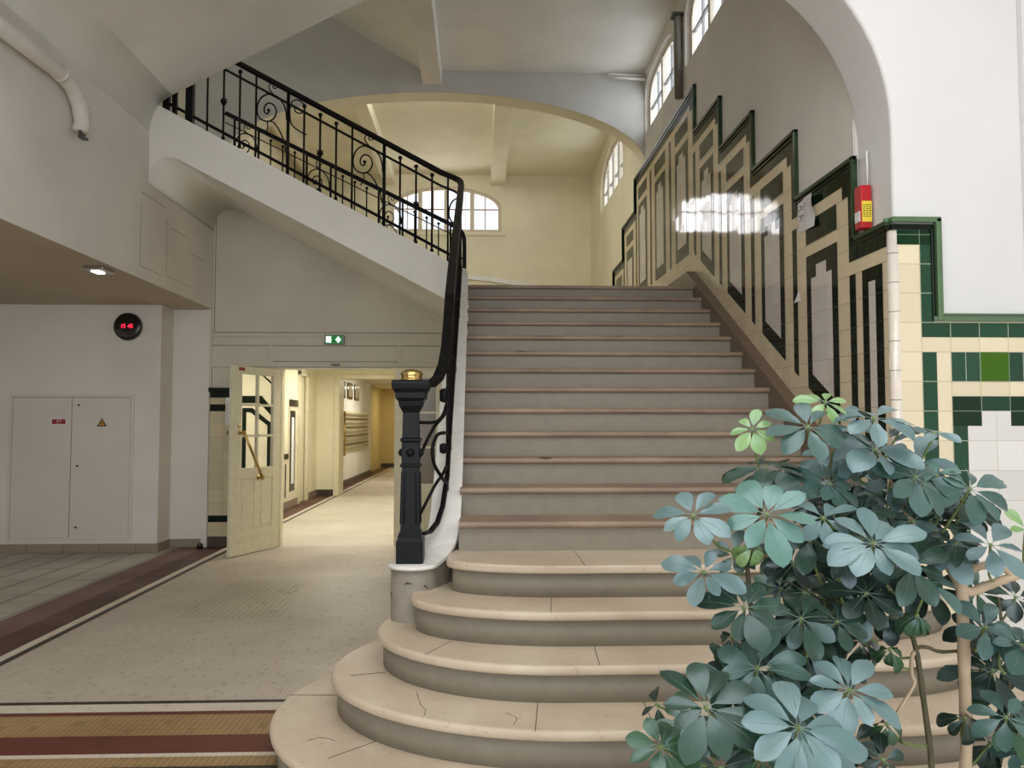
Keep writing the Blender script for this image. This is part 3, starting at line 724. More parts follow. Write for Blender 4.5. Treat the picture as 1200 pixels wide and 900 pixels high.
def zc(y): # curb top
    for i in range(len(path)-1):
        if path[i][1] <= y <= path[i+1][1]:
            t = (y-path[i][1])/(path[i+1][1]-path[i][1]); return path[i][2]*(1-t)+path[i+1][2]*t+.018
    return path[-1][2]+.018
br = [(-.305,4.34,.90),(-.27,4.42,.90),(-.235,4.50,.94),(-.21,4.58,1.02)]+[(-.192,y,zc(y)+.09) for y in (4.75,4.9,5.1,5.6,6.4,7.2,7.7,7.85)]+[(-.20,7.98,3.06),(-.225,8.04,3.11),(-.28,8.06,3.16)]+[(x,8.06,zt2(x)+.085) for x in (-.4,-1.3,-2.4,-3.2)]
b = MB(); b.tube(br, 0, flat=(.026,.016)); b.build('lower_rail', IRON, fb)
# main-flight balusters, edge on to the viewer
def zhand(y):
    P = hr
    for i in range(len(P)-1):
        if P[i][1] <= y <= P[i+1][1]:
            t = (y-P[i][1])/(P[i+1][1]-P[i][1]); return P[i][2]*(1-t)+P[i+1][2]*t
    return P[-1][2]
i = 0; y = 4.76
while y < 7.9:
    b = MB(); kind = i % 6; zt = zhand(y)-.01 if kind in (0,2) else zhand(y)-.10
    r = .015 if kind == 2 else .010
    b.tube([(-.192,y,zc(y)-.02),(-.192,y,zt)], r, 6)
    if kind in (3,4,5): b.sphere((-.192,y,zt), .018)
    if kind == 4: b.lathe([(.008,-.03),(.028,-.004),(.028,.004),(.008,.03)], (-.192,y,zc(y)+.40), 6)
    b.build('baluster', IRON, fb)
    if kind == 0 and y+.35 < 7.9:
        y_ = y; scroll(fb, lambda u, v: (-.192, y_+u*1.0, zhand(y_)+.53*u+v))
    y += .158; i += 1
# second flight balusters
AX = [-.33,-1.29,-2.25]
x = -.33; i = 0; 
seq = {0:'A',1:'E',2:'D',3:'C',4:'B',5:'n'}
while x > -3.2:
    kind = seq[i % 6]
    if kind != 'n':
        b = MB(); zt = zr2(x)-.01 if kind in 'AB' else zr2(x)-.085
        r = .017 if kind == 'B' else .0105
        b.tube([(x,YB,zt2(x)-.02),(x,YB,zt)], r, 8)
        if kind in 'CDE': b.sphere((x,YB,zt+.01), .022)
        if kind == 'D':
            zz = zt2(x)+.40; b.lathe([(.010,-.045),(.030,-.008),(.036,0),(.030,.008),(.010,.045)], (x,YB,zz), 8)
            b.tube([(x-.03,YB,zz+.03),(x,YB,zz+.002),(x+.03,YB,zz+.03)], .006, 5)
        if kind in 'DE': b.sphere((x,YB,zt2(x)+.03), .02)
        b.build('baluster', IRON, fb)
        if kind == 'A':
            x_ = x; scroll(fb, lambda u, v: (x_+u, YB, zr2(x_)+v), (lambda p: p[0] < -.2) if i == 0 else None)
        if i == 10 or False:
            pass
    x -= .16; i += 1
# extra scroll on the down side of the upper thick bar
bx0 = -1.93
P = [(.185,-.31-.12),(.105,-.27-.12),(.03,-.20-.12),(.015,-.06-.12),(.035,.02-.12),(.08,.045-.12),(.135,.02-.12),(.163,-.045-.12),(.135,-.09-.12),(.09,-.088-.12),(.062,-.055-.12),(.085,-.03-.12)]
b = MB(); b.tube(smooth([(bx0+u,YB,zr2(bx0)+v-.02) for u,v in P]), .007, 6); b.build('scroll', IRON, fb, label='small side scroll')
# thick posts at the top of the flight
for x, r in ((-2.73,.0),(-2.90,.035),(-3.05,.022),(-3.13,.03)):
    if r: b = MB(); b.box((x-r,YB-r,zt2(x)-.05),(x+r,YB+r,zr2(x)+.2)); b.build('post', IRON, fb)
# side ornaments by the newel
for P, r in (([(-.325,4.33,1.489),(-.25,4.46,1.49),(-.21,4.54,1.53),(-.193,4.64,1.60)],.009),
             ([(-.325,4.33,1.30),(-.285,4.42,1.40),(-.25,4.48,1.47),(-.21,4.56,1.52),(-.193,4.66,1.56)],.009),
             ([(-.193,4.60,1.43),(-.215,4.52,1.43),(-.24,4.48,1.415),(-.262,4.46,1.345),(-.252,4.47,1.26),(-.222,4.51,1.20),(-.195,4.60,1.15)],.010),
             ([(-.325,4.33,.99),(-.28,4.42,1.08),(-.245,4.47,1.15),(-.21,4.53,1.20),(-.193,4.62,1.24)],.009)):
    b = MB(); b.tube(smooth(P), r, 8)
    b.build('scroll', IRON, fb)
b = MB(); b.lathe([(.006,-.03),(.022,-.02),(.022,.02),(.006,.03)], (-.205,4.53,1.345), 10); b.build('boss', IRON, fb); b = MB(); b.lathe([(.006,-.04),(.024,-.03),(.024,.03),(.006,.04)], (-.205,4.55,1.64), 10)
b.build('boss', IRON, fb)

# far balustrade
fb2 = empty('iron_balustrade', (-.22,10.1,2.86), 'farther black wrought iron balustrade on the back side of the upper flight', 'balustrade')
def zr3(x): return 3.93+.49*(-.26-x)
YF = 10.1
h3 = [(-.205,YF,2.87),(-.205,YF,3.70),(-.208,YF,3.80),(-.225,YF,3.87),(-.27,YF,3.93)]+[(x,YF,zr3(x)) for x in (-.4,-1.3,-2.2,-3.2)]
b = MB(); b.tube(h3, 0, flat=(.05,.03)); b.build('handrail', IRON, fb2, bevel=.004)
b = MB(); b.tube([(x,YF,zr3(x)-.12) for x in (-.25,-1.3,-2.2,-3.2)], .007, 6); b.build('upper_rail', IRON, fb2)
b = MB(); b.tube([(x,YF,zt2(x)+.09) for x in (-.25,-1.3,-2.2,-3.2)], .009, 6); b.build('lower_rail', IRON, fb2)
for j in range(-1, 20):
    x = -.38-.15*j; kind = {0:'A',1:'E',2:'D',3:'C',4:'B',5:'n'}[j % 6]
    if x < -3.1 or x > -.22 or kind == 'n': continue
    b = MB(); zt = zr3(x)-.01 if kind in 'AB' else zr3(x)-.075
    b.tube([(x,YF,zt2(x)-.02),(x,YF,zt)], .014 if kind in 'AB' else .0095, 6)
    if kind in 'CDE': b.sphere((x,YF,zt+.008), .019)
    b.build('baluster', IRON, fb2)
    if kind == 'A' and j > 1:
        x_ = x; scroll(fb2, lambda u, v: (x_+u*.94, YF, zr3(x_)+v*.94))

# newel post
nw = empty('newel_post', (-.365,4.31,.757), 'tall black square newel post with a brass cap at the foot of the stairs', 'newel post')
c = (-.365,4.31,0)
b = MB()
b.sqlathe([(.070,.757),(.070,.875),(.062,.886),(.062,.90),(.052,.925)], c); b.build('base', IRON2, nw, bevel=.003)
b = MB(); b.sqlathe([(.050,.92),(.044,1.245),(.044,1.26)], c)
for dx, dy in ((0,-1),(1,0),(-1,0),(0,1)):
    for s_ in (-1,1):
        w0, w1 = .036, .031
        if dx == 0: b.tube([(c[0]+s_*w0*.9,c[1]+dy*.051,.96),(c[0]+s_*w1*.9,c[1]+dy*.0455,1.23)], .005, 5)
        else: b.tube([(c[0]+dx*.051,c[1]+s_*w0*.9,.96),(c[0]+dx*.0455,c[1]+s_*w1*.9,1.23)], .005, 5)
b.build('shaft', IRON2, nw, bevel=.002)
b = MB(); b.sqlathe([(.052,1.255),(.054,1.262),(.054,1.268),(.046,1.275),(.046,1.385),(.054,1.392),(.054,1.402),(.044,1.41)], c); b.build('collar', IRON2, nw, bevel=.002)
b = MB()
for dx, dy in ((0,-1),(1,0),(-1,0)):
    q = (c[0]+dx*.046, c[1]+dy*.046, 1.33)
    b.sphere(q, .022)
b.build('rosette', IRON2, nw)
b = MB(); b.sqlathe([(.044,1.405),(.041,1.54),(.060,1.575),(.064,1.60),(.078,1.615),(.080,1.645),(.093,1.665),(.097,1.690),(.097,1.703),(.088,1.710)], c); b.build('capital', IRON2, nw, bevel=.002)
b = MB(); b.lathe([(.058,1.708),(.060,1.716),(.054,1.722),(.056,1.735),(.060,1.745),(.052,1.757),(.030,1.768),(.004,1.772)], c, 28); b.build('brass_cap', BRASS, nw)

# ------------------------------------------------------------------ right wall with windows
EXP = {9.96:3.6, 7.86:3.6, 5.8:3.6, 13.70:2.5}
def ell_arch(cy, hw, z0, zs, b_, n=20):
    """outline of lunette opening (u,z) from left foot to right foot"""
    e = 2/EXP.get(cy, 2)
    def f(v): return math.copysign(abs(v)**e, v)
    return [(cy-hw,z0)]+[(cy-hw*f(math.cos(PI*i/n)), zs+b_*f(math.sin(PI*i/n)) if i not in (0,n) else zs) for i in range(n+1)]+[(cy+hw,z0)]
wins = [(9.96,.82,5.41,5.72,.44),(7.86,.76,5.38,5.72,.44),(13.70,1.18,5.40,5.70,.58)]
def wall_with_openings(name, x0, x1, ya, yb, za, zb, wins, mat, label):
    """wall in the YZ plane, thickness x0..x1: column strips between/around lunettes"""
    b = MB(); ws = sorted(wins); cur = ya
    for cy, hw, z0, zs, bb_ in ws:
        b.box((x0,cur,za),(x1,cy-hw,zb)); b.box((x0,cy-hw,za),(x1,cy+hw,z0))
        o = ell_arch(cy, hw, z0, zs, bb_)[1:-1]
        b.prism([(x0,y,z) for y,z in o]+[(x0,cy+hw,zb),(x0,cy-hw,zb)], (x1-x0,0,0))
        cur = cy+hw
    b.box((x0,cur,za),(x1,yb,zb))
    return b.build(name, mat, kind='structure', cat='wall', label=label)
wall_with_openings('wall_right', XW, XW+.30, YPB, 10.9, 0, 7.0, [w for w in wins if w[0] < 11], GREYW, 'pale wall above the tiled dado on the right of the stairs')
wall_with_openings('wall_right_back', XW, XW+.30, 10.9, 16.6, 0, 7.0, [w for w in wins if w[0] > 11], CREAMW, 'cream wall on the right beyond the arch')
# raised plaster field below the windows (sill line)
b = MB(); b.prism([(XW-.02,YPB,4.4),(XW-.02,YPB,5.06),(XW-.02,8.2,5.06),(XW-.02,8.2,4.4)], (.0205,0,0)) if False else None
def lunette(name, plane, cu, hw, z0, zs, bb_, bays, depth, label, axis):
    """frame, mullions, muntins in the plane (axis 'x': window plane X=plane running along Y)"""
    r = empty(name, (plane,cu,z0) if axis == 'x' else (cu,plane,z0), label, 'window'); r['kind'] = 'structure'
    def P(u, z, d): return (plane+d,u,z) if axis == 'x' else (u,plane+d,z)
    out = ell_arch(cu, hw, z0, zs, bb_, 24)
    b = MB()
    inn = ell_arch(cu, hw-.07, z0+.06, zs, bb_-.06, 24)
    n = len(out)
    for d0, d1 in ((0,.06),):
        for i in range(n):
            j = (i+1) % n
            v = [P(*out[i],d0),P(*out[j],d0),P(*inn[j],d0),P(*inn[i],d0),P(*out[i],d1),P(*out[j],d1),P(*inn[j],d1),P(*inn[i],d1)]
            b.add(v, [(0,1,2,3),(7,6,5,4),(0,4,5,1),(1,5,6,2),(2,6,7,3),(3,7,4,0)])
    ee = EXP.get(cu, 2)
    def top(u): 
        q = max(0, 1-abs((u-cu)/(hw-.03))**ee); return zs+(bb_-.03)*q**(1/ee)
    def bar(u0,u1,za,zb,d0,d1,m): 
        a = P(u0,za,d0); c_ = P(u1,zb,d1); b.box(a, c_, m)
    W = 2*(hw-.07); bw = W/bays
    for i in range(1, bays):
        u = cu-W/2+bw*i; bar(u-.042,u+.042,z0+.03,top(u),-.01,.06,0)
    b.build('window_frame', WINF, r)
    b = MB()
    for i in range(bays):
        u = cu-W/2+bw*(i+.5); bar(u-.010,u+.010,z0+.04,top(u),.015,.045,0)
    zb_ = zs+(.0 if axis == 'y' else .03); hb = hw-.05; bar(cu-hb,cu+hb,zb_-.012,zb_+.012,.012,.045,0)
    b.build('glazing_bar', WINM if axis == 'y' else WING, r)
    b = MB(); v = [P(u,z,.03) for u,z in inn]; b.add(v, [tuple(range(len(v)))]); b.build('pane', PANE, r, recalc=False)
    return r
def panemat():
    m, nt, b_ = newmat('thin_window_pane'); nt.nodes.remove(b_)
    t = N(nt,'ShaderNodeBsdfTransparent'); gl = N(nt,'ShaderNodeBsdfGlossy'); gl.inputs['Roughness'].default_value = .02
    fz = N(nt,'ShaderNodeFresnel'); fz.inputs[0].default_value = 1.3
    mx = N(nt,'ShaderNodeMixShader'); nt.links.new(fz.outputs[0], mx.inputs[0]); nt.links.new(t.outputs[0], mx.inputs[1]); nt.links.new(gl.outputs[0], mx.inputs[2])
    nt.links.new(mx.outputs[0], [n for n in nt.nodes if n.type == 'OUTPUT_MATERIAL'][0].inputs[0]); return m
PANE = panemat()
lunette('window_1', XW+.06, 9.96, .82, 5.41, 5.72, .44, 2, .1, 'high arched window on the right wall just before the arch', 'x')
lunette('window_2', XW+.06, 7.86, .76, 5.38, 5.72, .44, 2, .1, 'high window on the right wall cut by the top of the picture', 'x')
lunette('window_3', XW+.06, 13.70, 1.18, 5.40, 5.70, .58, 4, .1, 'arched window on the right wall seen through the arch', 'x')

# tiled dado on the right wall
h = .08; MT = .057
def caps_z(p): return 2.59+.485*p
b = MB()
def zbl(y, o): return z0f(y)+o if y < 8.29 else 3.062+o*(.23/.18 if o < .2 else 1.2)
def reg(y0, y1, z0, z1, m, d, zo=None):
    """rectangle on the wall; if zo is given the bottom follows the stair at offset zo"""
    if y1 < y0: y0, y1 = y1, y0
    X = XW-d
    if zo is None: P = [(y0,z0),(y1,z0),(y1,z1),(y0,z1)]
    else:
        ks = [y0]+([8.28,8.30] if y0 < 8.28 and y1 > 8.3 else [])+[y1]
        P = [(y,zbl(y,zo)) for y in ks]+[(y1,z1),(y0,z1)]
    b.add([(X,y,z) for y,z in P], [tuple(range(len(P)))], m)
    # thin edges so each field of tiles has its thickness
O0, O1, O2 = -.02, .18, .31
def module(ya, yb, zc_, zprev, u, left=True, flat=False):
    zt = zc_-MT
    reg(ya, yb, 0, zc_, 0, .010, O0)                       # cream ground
    reg(ya, yb, zt-h, zt, 2, .012)                         # border row
    if not flat:
        reg(ya, ya+u, zprev-MT-h, zt, 2, .0124)            # border down the step
        reg(ya+u, ya+2*u, zt-2*h, zt-h, 1, .012)
        reg(ya, ya+u, 0, zprev-MT-2*h, 1, .0122, O1)
    else:
        reg(ya+.0, ya+u, 0, zt-2*h, 1, .0122, O1)
    reg(ya+3*u, ya+9*u, zt-4*h, zt-2*h, 2, .012)
    reg(ya+3*u, ya+9*u, 0, zt-5*h, 1, .012, O1)
    reg(ya+5*u, ya+7*u, zt-7*h, zt-6*h, 3, .014)
    reg(ya+4*u, ya+8*u, 0, zt-7*h, 3, .014, O2)
Y1 = 4.69; PER = .88
z0c = caps_z(0); zt = z0c-MT
reg(YP+.03, Y1, 0, z0c, 0, .010, -1.2)
reg(YP+.03, Y1, zt-h, zt, 2, .012); reg(YP+h, YP+4*h, 0, zt-2*h, 1, .012, .05); reg(YP+2*h, YP+3*h, 0, zt-3*h, 3, .014, .15)
for p in range(1, 5): module(Y1+PER*(p-1), Y1+PER*p, caps_z(p), caps_z(p-1), h)
zf = caps_z(5)
ybs = [8.21, 9.28, 10.36, 11.44]
module(ybs[0], ybs[1], zf, caps_z(4), (ybs[1]-ybs[0])/11)
for i in (1, 2): module(ybs[i], ybs[i+1], zf, 0, (ybs[i+1]-ybs[i])/11, flat=True)
# steps down beyond the landing (mirrored)
zl = [zf, 4.55, 4.05, 3.55]; yl = [11.44,12.45,13.37,14.25]
for i in range(3):
    ya, yb = yl[i], yl[i+1]; zt = zl[i+1]-MT; u = (yb-ya)/11
    reg(ya,yb,0,zl[i+1],0,.010,O0); reg(ya,yb,zt-h,zt,2,.012); reg(yb-u,yb,0,zt,1,.0124,-.1)
    reg(ya+2*u,ya+8*u,zt-4*h,zt-2*h,2,.012); reg(ya+2*u,ya+8*u,0,zt-5*h,1,.012,O1); reg(ya+3*u,ya+7*u,0,zt-7*h,3,.014,O2)
reg(yl[0]-u,yl[0],0,zf-MT,1,.0126,-.1)
b.build('trim_11', [T_CR_Y,T_DK_Y,T_DB_Y,T_WH_Y], kind='structure', cat='tiled dado', label='stepped dado of cream and dark green glazed tiles on the right wall', recalc=False)
tw = bpy.data.objects['trim_11']
b = MB()
def capbar(y0,z0,y1,z1):
    if abs(z0-z1) < 1e-6:
        b.box((XW-.035,y0,z0-.030),(XW,y1,z0),0); b.box((XW-.022,y0,z0-.055),(XW,y1,z0-.034),1)
    else:
        b.box((XW-.035,y0-.030,min(z0,z1)),(XW,y0,max(z0,z1)),0); b.box((XW-.022,y0-.002,min(z0,z1)),(XW,y0+.02,max(z0,z1)-.03),1)
capbar(YP,caps_z(0),Y1-.0,caps_z(0))
for p in range(1, 5):
    ya = Y1+PER*(p-1); capbar(ya,caps_z(p-1)-.03,ya,caps_z(p)); capbar(ya-.03,caps_z(p),ya+PER,caps_z(p))
capbar(ybs[0],caps_z(4)-.03,ybs[0],zf); capbar(ybs[0]-.03,zf,yl[0]+.03,zf)
for i in range(3):
    b.box((XW-.035,yl[i],zl[i+1]-.03),(XW,yl[i]+.03,zl[i]),1); capbar(yl[i],zl[i+1],yl[i+1]+.03,zl[i+1])
b.build('trim_12', [MOULD,MOULDD], bevel=.006, kind='structure', cat='moulding', label='green glazed cap moulding stepping up the right wall')

# ------------------------------------------------------------------ front pier and arch
R = 1.2
arc = [(2.25-R+R*math.cos(t), 3.1+R*math.sin(t)) for t in [PI/2*i/16 for i in range(17)]]
ol = [(2.235,0),(2.235,2.55),(2.25,2.62)]+arc+[(-5.2,4.3),(-5.2,7.2),(6,7.2),(6,0)]
b = MB(); b.prism([(x,YP,z) for x,z in ol], (0,YPB-YP,0)); b.build('wall_front', PIER, bevel=.02, seg=3, kind='structure', cat='wall', label='white pier and arch framing the stair hall on the right')
b = MB(); b.box((2.975,YP-.045,0),(5.5,YP,4.7)); b.build('trim_13', PIER, bevel=.006, kind='structure', cat='pilaster', label='slightly projecting white pilaster at the right edge')
# pier face tiles
b = MB(); Y = YP
def fx(x0,x1,z0,z1,m,d): b.quad((x0,Y-d,z0),(x1,Y-d,z0),(x1,Y-d,z1),(x0,Y-d,z1), m=m)
X0 = 2.385; ZT = 2.03
def K(k): return X0+h*k
def Rr(r): return ZT-h*r
bb_ = b
fx(2.26,2.45,.2,2.535,0,.010); fx(2.45,5.5,.2,2.035,0,.010)
fx(2.26,2.455,2.455,2.535,2,.012); fx(K(0),K(1)-.01,Rr(1),2.455,1,.012)
fx(K(1)-.01,K(40),Rr(1),Rr(0),1,.012)
fx(K(0),K(1),.2,Rr(2),1,.012)
fx(K(2),K(8),Rr(4),Rr(2),5,.012); fx(K(4),K(6),Rr(4),Rr(2),3,.013)
fx(K(2),K(8),.2,Rr(5),2,.012); fx(K(4),K(6),Rr(6),Rr(5),1,.0125)
fx(K(4),K(6),Rr(7),Rr(6),4,.014); fx(K(3),K(7),.2,Rr(7),4,.014)
fx(K(2),K(3),.2,Rr(7),1,.0125); fx(K(7),K(8),.2,Rr(7),1,.0125)
fx(K(9),K(10),.2,Rr(2),1,.012)
for k_ in (11,):
    fx(K(11),K(17),Rr(4),Rr(2),1,.012); fx(K(11),K(17),.2,Rr(5),2,.012); fx(K(12),K(16),.2,Rr(7),4,.014)
b.build('trim_14', [T_CR_X,T_DK_X,T_BD_X,T_LG_X,T_WH_X,T_DH_X], kind='structure', cat='tiled dado', label='cream and green tile panel on the front of the pier', recalc=False)
b = MB()
b.tube([(XW+.022,YP+.022,.2),(XW+.022,YP+.022,2.535)], .034, 20); b.build('trim_15', T_COR, kind='structure', cat='corner tile', label='rounded pale corner tiles of the pier')
b = MB()
for i in range(15):
    z = .33+i*.16
    if z < 2.5: b.lathe([(.0345,-.0015),(.0345,.0015)], (XW+.022,YP+.022,z), 20)
b.build('trim_16', JOINTD, kind='structure', cat='joint', label='joints of the rounded corner tiles')
b = MB()
def cap(x0,z0,x1,z1,m=0,d=.035): b.box((x0,Y-d,z0),(x1,Y+.01,z1),m)
cap(2.225,2.575,2.50,2.605); cap(2.23,2.538,2.46,2.568,1,.022)
cap(2.47,2.04,2.50,2.60); cap(2.445,2.04,2.464,2.565,1,.022)
cap(2.47,2.068,5.5,2.098-.02,0); cap(2.45,2.035,5.5,2.062,0,.028)
b.tube([(2.225,YP+.0,2.59),(2.205,YP+.02,2.59)], .015, 8)
b.build('trim_17', [MOULDF,MOULDD], bevel=.007, seg=3, kind='structure', cat='moulding', label='green glazed cap moulding around the pier tiles')

# downpipe between the windows
b = MB(); b.tube([(XW-.05,8.72,5.08),(XW-.05,8.72,5.95),(XW-.05,8.72,6.02)], .045, 10); b.box((XW-.12,8.66,6.0),(XW,8.80,6.03),1)
b.build('downpipe', [GREYPIPE,METALG], label='short grey vertical pipe between the two high windows', cat='pipe')
b = MB(); b.tube([(1.75,10.70,6.17),(1.95,10.70,6.165),(2.23,10.70,6.15)], .022, 8); b.tube([(1.75,10.70,6.17),(1.72,10.70,6.19),(1.75,10.70,6.215),(2.23,10.70,6.2)], .012, 8)
b.build('conduit', LEFTW, label='thin pale conduit in the ceiling corner above the arch', cat='conduit')

# ------------------------------------------------------------------ spandrel wall with big arch, back room
YS = 10.8
o = [(-.6-2.84*math.cos(t), 5.02+.95*math.sin(t)) for t in [PI*i/40 for i in range(41)]]
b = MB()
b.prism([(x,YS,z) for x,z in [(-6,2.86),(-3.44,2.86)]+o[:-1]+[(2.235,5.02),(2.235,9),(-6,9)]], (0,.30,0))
b.build('wall_spandrel', SPAN, kind='structure', cat='wall', label='wall pierced by the wide flat arch, shade painted in as grey')
b = MB()
o2 = [(-.6-(2.84-.004)*math.cos(t), 5.02+(.95-.004)*math.sin(t)) for t in [PI*i/40 for i in range(41)]]
n = len(o); v = [(x,YS-.002,z) for x,z in o2]+[(x,YS+.302,z) for x,z in o2]
b.add(v, [(i,i+1,n+i+1,n+i) for i in range(n-1)], 0, True)
b.build('trim_18', CREAMW, kind='structure', cat='arch', label='cream intrados of the wide arch')
YBK = 16.235
bw = (-.70,1.12,5.36,5.83,.45)
b = MB()
b.box((-6,YBK,2.86),(bw[0]-bw[1],YBK+.3,7)); b.box((bw[0]+bw[1],YBK,2.86),(2.4,YBK+.3,7)); b.box((bw[0]-bw[1],YBK,2.86),(bw[0]+bw[1],YBK+.3,bw[2]))
oo = ell_arch(*bw)[1:-1]
b.prism([(x,YBK,z) for x,z in oo]+[(bw[0]+bw[1],YBK,7),(bw[0]-bw[1],YBK,7)], (0,.3,0))
b.build('wall_back', CREAMW, kind='structure', cat='wall', label='cream back wall with the arched window')
lunette('window_4', YBK+.05, bw[0], bw[1], bw[2], bw[3], bw[4], 4, .1, 'arched window with small panes in the back wall', 'y')
b = MB(); b.box((-1.9,YBK-.04,5.28),(.5,YBK,5.34)); b.build('trim_19', CREAMW, bevel=.006, kind='structure', cat='sill', label='cream sill below the arched window')
def ar(x, o): return 4.4975-8.86+math.sqrt((8.86+o)**2-(x+.86)**2)
b = MB(); xs_ = [-3.1+4.5*i/24 for i in range(25)]
b.prism([(x,YBK-.06,ar(x,0)) for x in xs_]+[(x,YBK-.06,ar(x,-.09)) for x in reversed(xs_)], (0,.06,0)); b.build('trim_20', PAPER, kind='structure', cat='arch', label='segmental arch moulding low on the back wall, painted paler for light from below')  # white colour stands in for light reaching the arch from below
b = MB(); b.prism([(x,YBK-.012,ar(x,-.09)) for x in xs_]+[(1.4,YBK-.012,2.9),(-3.1,YBK-.012,2.9)], (0,.012,0)); b.build('door_4', FRAMEP, kind='structure', cat='door', label='cream panelled doors under the segmental arch beyond the landing')
b = MB(); b.box((-3.8,11.1,2.86),(-3.6,16.3,7)); b.box((-4.0,7.9,4.3),(-3.9,10.9,9)); b.build('wall_back_left', CREAMW, kind='structure', cat='wall', label='cream left wall of the back room')
b = MB(); b.box((-6,11.0,6.52),(2.4,16.4,6.7)); b.build('ceiling_back', CREAMW, kind='structure', cat='ceiling', label='cream ceiling of the back room')
for i, (xa, xb_) in enumerate(((.20,.49),(-1.95,-1.72),(-3.4,-3.15))):
    b = MB(); b.box((xa,11.1,6.31),(xb_,16.235,6.53)); b.build('trim_%d' % (21+i), CREAMW, bevel=.008, kind='structure', cat='beam', label=('right','middle','left')[i]+' cream ceiling beam of the back room')

# ------------------------------------------------------------------ small things on the right wall
al = empty('alarm_box', (2.205,4.54,2.60), 'red wall alarm box with a yellow label on the pier edge', 'alarm')
b = MB(); b.box((2.172,4.50,2.60),(2.236,4.58,2.85)); b.build('housing', RED, al, bevel=.006)
b = MB(); b.box((2.178,4.496,2.635),(2.234,4.50,2.755)); b.box((2.168,4.51,2.64),(2.172,4.57,2.70),1); b.build('yellow_label', [YELLOW,PAPER], al)
for i in range(7):
    b = MB()
    for q in range(3): b.box((2.183+q*.017,4.4945,2.665+i*.011),(2.193+q*.017+.003*((i+q)%2),4.4962,2.669+i*.011))
    b.build('printed_line', INK, al)
b = MB(); b.tube([(2.228,4.54,2.85),(2.228,4.54,3.03),(2.222,4.51,3.05),(2.212,4.50,3.04),(2.215,4.50,2.95),(2.218,4.51,2.85)], .005, 6); b.build('cable', PAPER, al)
b = MB(); b.tube([(2.228,4.54,3.03),(2.229,4.62,3.04),(2.228,4.69,3.08),(2.231,4.70,3.30)], .004, 6); b.build('cable', PAPER, al)
b = MB()
g_ = [(5.215,3.01),(5.525,3.04),(5.52,2.81),(5.22,2.79)]
nx, nz = 6, 5; vs = []
for i in range(nx+1):
    for j in range(nz+1):
        u, w = i/nx, j/nz
        y = g_[0][0]*(1-u)*(1-w)+g_[1][0]*u*(1-w)+g_[2][0]*u*w+g_[3][0]*(1-u)*w; z = g_[0][1]*(1-u)*(1-w)+g_[1][1]*u*(1-w)+g_[2][1]*u*w+g_[3][1]*(1-u)*w
        vs.append((XW-.018-.03*(1-u)**2*(1 if j < 3 else .4)-.004*math.sin(7*w+5*u), y, z))
b.add(vs, [(i*(nz+1)+j,(i+1)*(nz+1)+j,(i+1)*(nz+1)+j+1,i*(nz+1)+j+1) for i in range(nx) for j in range(nz)], 0, True)
pn = b.build('paper_notice', PAPER, label='white printed paper taped to the dark tiles', cat='notice', recalc=False)
for q, (bd, yy, zz, s_) in enumerate((('DEPART', 5.38, 2.95, .045), ('ici', 5.38, 2.90, .05))):
    pass
b = MB()
for i, (yy, zz, ww, hh) in enumerate(((5.44,2.935,.03,.02),(5.40,2.945,.025,.022),(5.365,2.94,.03,.02),(5.325,2.95,.028,.022),(5.40,2.895,.03,.008),(5.40,2.87,.03,.025),(5.36,2.885,.02,.015))):
    b.box((XW-.048,yy,zz),(XW-.046,yy+ww,zz+.004)); b.box((XW-.048,yy,zz+hh),(XW-.046,yy+ww,zz+hh+.004)); b.box((XW-.048,yy,zz),(XW-.046,yy+.005,zz+hh))
b.build('printed_letters', INK, pn)
b = MB(); b.prism([(XW-.016,5.50,2.335),(XW-.016,5.62,2.335),(XW-.016,5.54,2.40)], (-.003,0,0)); b.build('paper_scrap', PAPER, label='tiny white triangular scrap of paper stuck on the tiles', cat='paper scrap')

# ------------------------------------------------------------------ potted umbrella plant at the right
def leafmat(name, c1, c2, under, rough=.3):
    m, nt, b_ = newmat(name); g, s = pos(nt)
    oi = N(nt, 'ShaderNodeNewGeometry')
    c = mixc(nt, noise(nt, g.outputs['Position'], 9, 2), lin(c1), lin(c2))
    c = mixc(nt, oi.outputs['Random Per Island'], c, lin(c2))
    sp = ramp(nt, noise(nt, g.outputs['Position'], 90, 3, .7), .68, .76)
    c = mixc(nt, math_(nt, 'MULTIPLY', sp, .35), c, lin((190,205,205)))
    c = mixc(nt, oi.outputs['Backfacing'], c, lin(under))
    nt.links.new(c, b_.inputs['Base Color']); b_.inputs['Roughness'].default_value = rough
    b_.inputs['Specular IOR Level'].default_value = .85; b_.inputs['Specular Tint'].default_value = (.72,.88,1,1)  # blue tint paints the sky's colour into the leaf gloss
    b_.inputs['Sheen Weight'].default_value = .0
    return m
LEAF_B = leafmat('sky_sheen_leaf', (136,160,162), (92,120,122), (70,92,62))  # bluish sky reflection painted into the base colour
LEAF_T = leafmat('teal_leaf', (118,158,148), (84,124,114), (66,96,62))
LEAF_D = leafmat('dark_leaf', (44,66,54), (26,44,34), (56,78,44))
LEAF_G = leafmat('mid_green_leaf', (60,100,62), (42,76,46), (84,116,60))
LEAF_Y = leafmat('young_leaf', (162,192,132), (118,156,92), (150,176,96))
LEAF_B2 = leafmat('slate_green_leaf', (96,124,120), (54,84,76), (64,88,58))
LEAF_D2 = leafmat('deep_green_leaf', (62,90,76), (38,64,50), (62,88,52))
RIB = plain('leaf_rib', (128,152,140), .5); PET = plain('petiole', (122,142,84), .5)
BARK = plaster('pale_bark', (200,178,150), .12, .7, 14); STEM = plaster('green_stem', (96,92,66), .25, .7, 20)
POT = plain('grey_planter', (120,118,112), .5); SOIL = plain('soil', (60,46,36), .9)

